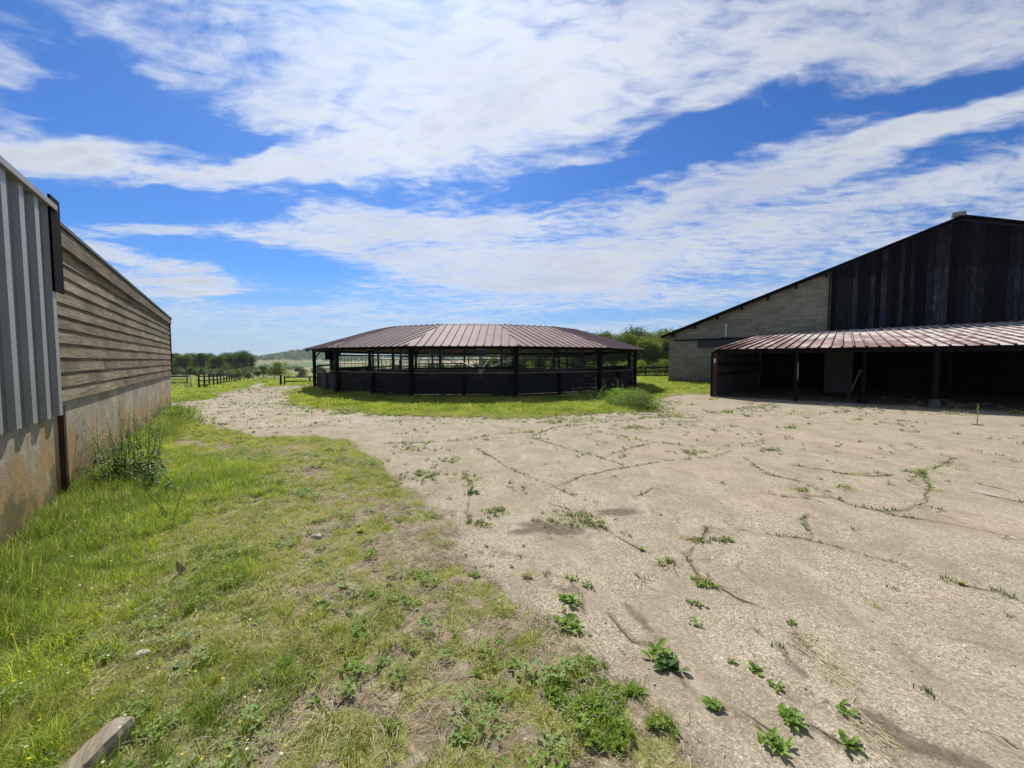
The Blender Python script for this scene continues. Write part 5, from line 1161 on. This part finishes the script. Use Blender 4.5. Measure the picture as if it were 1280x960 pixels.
sd_ = Vector((math.sin(SUN_AZ) * math.cos(SUN_EL), math.cos(SUN_AZ) * math.cos(SUN_EL), math.sin(SUN_EL)))
glow = g.math('POWER', g.math('MAXIMUM', g.n('ShaderNodeVectorMath', {0: D, 1: tuple(sd_)}, operation='DOT_PRODUCT').outputs['Value'], 0.0), 7.0)
gl3 = g.math('ADD', .92, g.math('MULTIPLY', glow, .42)); gcol = g.n('ShaderNodeCombineColor', {0: gl3, 1: gl3, 2: gl3}).outputs[0]
ccol = g.mix(1.0, ccol, gcol, 'MULTIPLY')
skyc = g.mix(1.0, sky.outputs[0], (.38, .62, .95), 'MULTIPLY')
skyc = g.n('ShaderNodeGamma', {0: skyc, 1: 1.12}).outputs[0]
hz2 = g.n('ShaderNodeMapRange', {0: dz, 1: .22, 2: .0}, interpolation_type='SMOOTHSTEP').outputs[0]
skyc = g.mix(g.math('MULTIPLY', hz2, .62), skyc, (4.3, 5.6, 7.4))
skyc = g.n('ShaderNodeHueSaturation', {'Saturation': 1.02, 'Value': 1.0, 'Color': skyc}).outputs[0]
col = g.mix(dens, skyc, ccol)
bg = g.n('ShaderNodeBackground', {'Color': col, 'Strength': .072}); out = g.n('ShaderNodeOutputWorld'); nt.links.new(bg.outputs[0], out.inputs[0])
hb = MB((0, 0, -14)); hb.box((-1815, -75, -14), (1815, 2615, 48)); hz_o = hb.build('haze', None); tag(hz_o, 'thin blue summer haze over the distant fields and hills', 'haze', kind='stuff')
hm = bpy.data.materials.new('haze'); hm.use_nodes = True; hm.node_tree.nodes.clear(); gh = NT(hm.node_tree); ho = gh.n('ShaderNodeOutputMaterial'); hv_ = gh.n('ShaderNodeVolumePrincipled', {'Color': (.72, .84, 1.0, 1), 'Density': .00013, 'Anisotropy': .2})
hm.node_tree.links.new(hv_.outputs[0], ho.inputs['Volume']); hz_o.data.materials.append(hm)
w.cycles.sampling_method = 'MANUAL'; w.cycles.sample_map_resolution = 512

sl = bpy.data.lights.new('sun', 'SUN'); sl.energy = 4.7; sl.angle = R(.53); sl.color = (1, .955, .88)
so = bpy.data.objects.new('sun', sl); COL.objects.link(so); so.rotation_euler = (-sd_).to_track_quat('-Z', 'Y').to_euler(); so.location = sd_ * 60
cam = bpy.data.cameras.new('camera'); co = bpy.data.objects.new('camera', cam); COL.objects.link(co); SC.camera = co
co.location = (0, 0, EYE); co.rotation_euler = (math.pi / 2 - PITCH, 0, 0)
cam.sensor_width = 36; cam.lens = 36 * FPX / 1280; cam.shift_y = -SHY / 1280; cam.clip_end = 6000; cam.clip_start = .05
SC.view_settings.view_transform = 'Standard'; SC.view_settings.look = 'None'; SC.view_settings.gamma = 1; SC.view_settings.exposure = .40
SC.cycles.use_denoising = True; SC.cycles.max_bounces = 6; SC.cycles.transparent_max_bounces = 6; SC.cycles.diffuse_bounces = 3; SC.cycles.use_adaptive_sampling = True
SC.cycles.adaptive_threshold = .015; SC.cycles.sample_clamp_indirect = 6
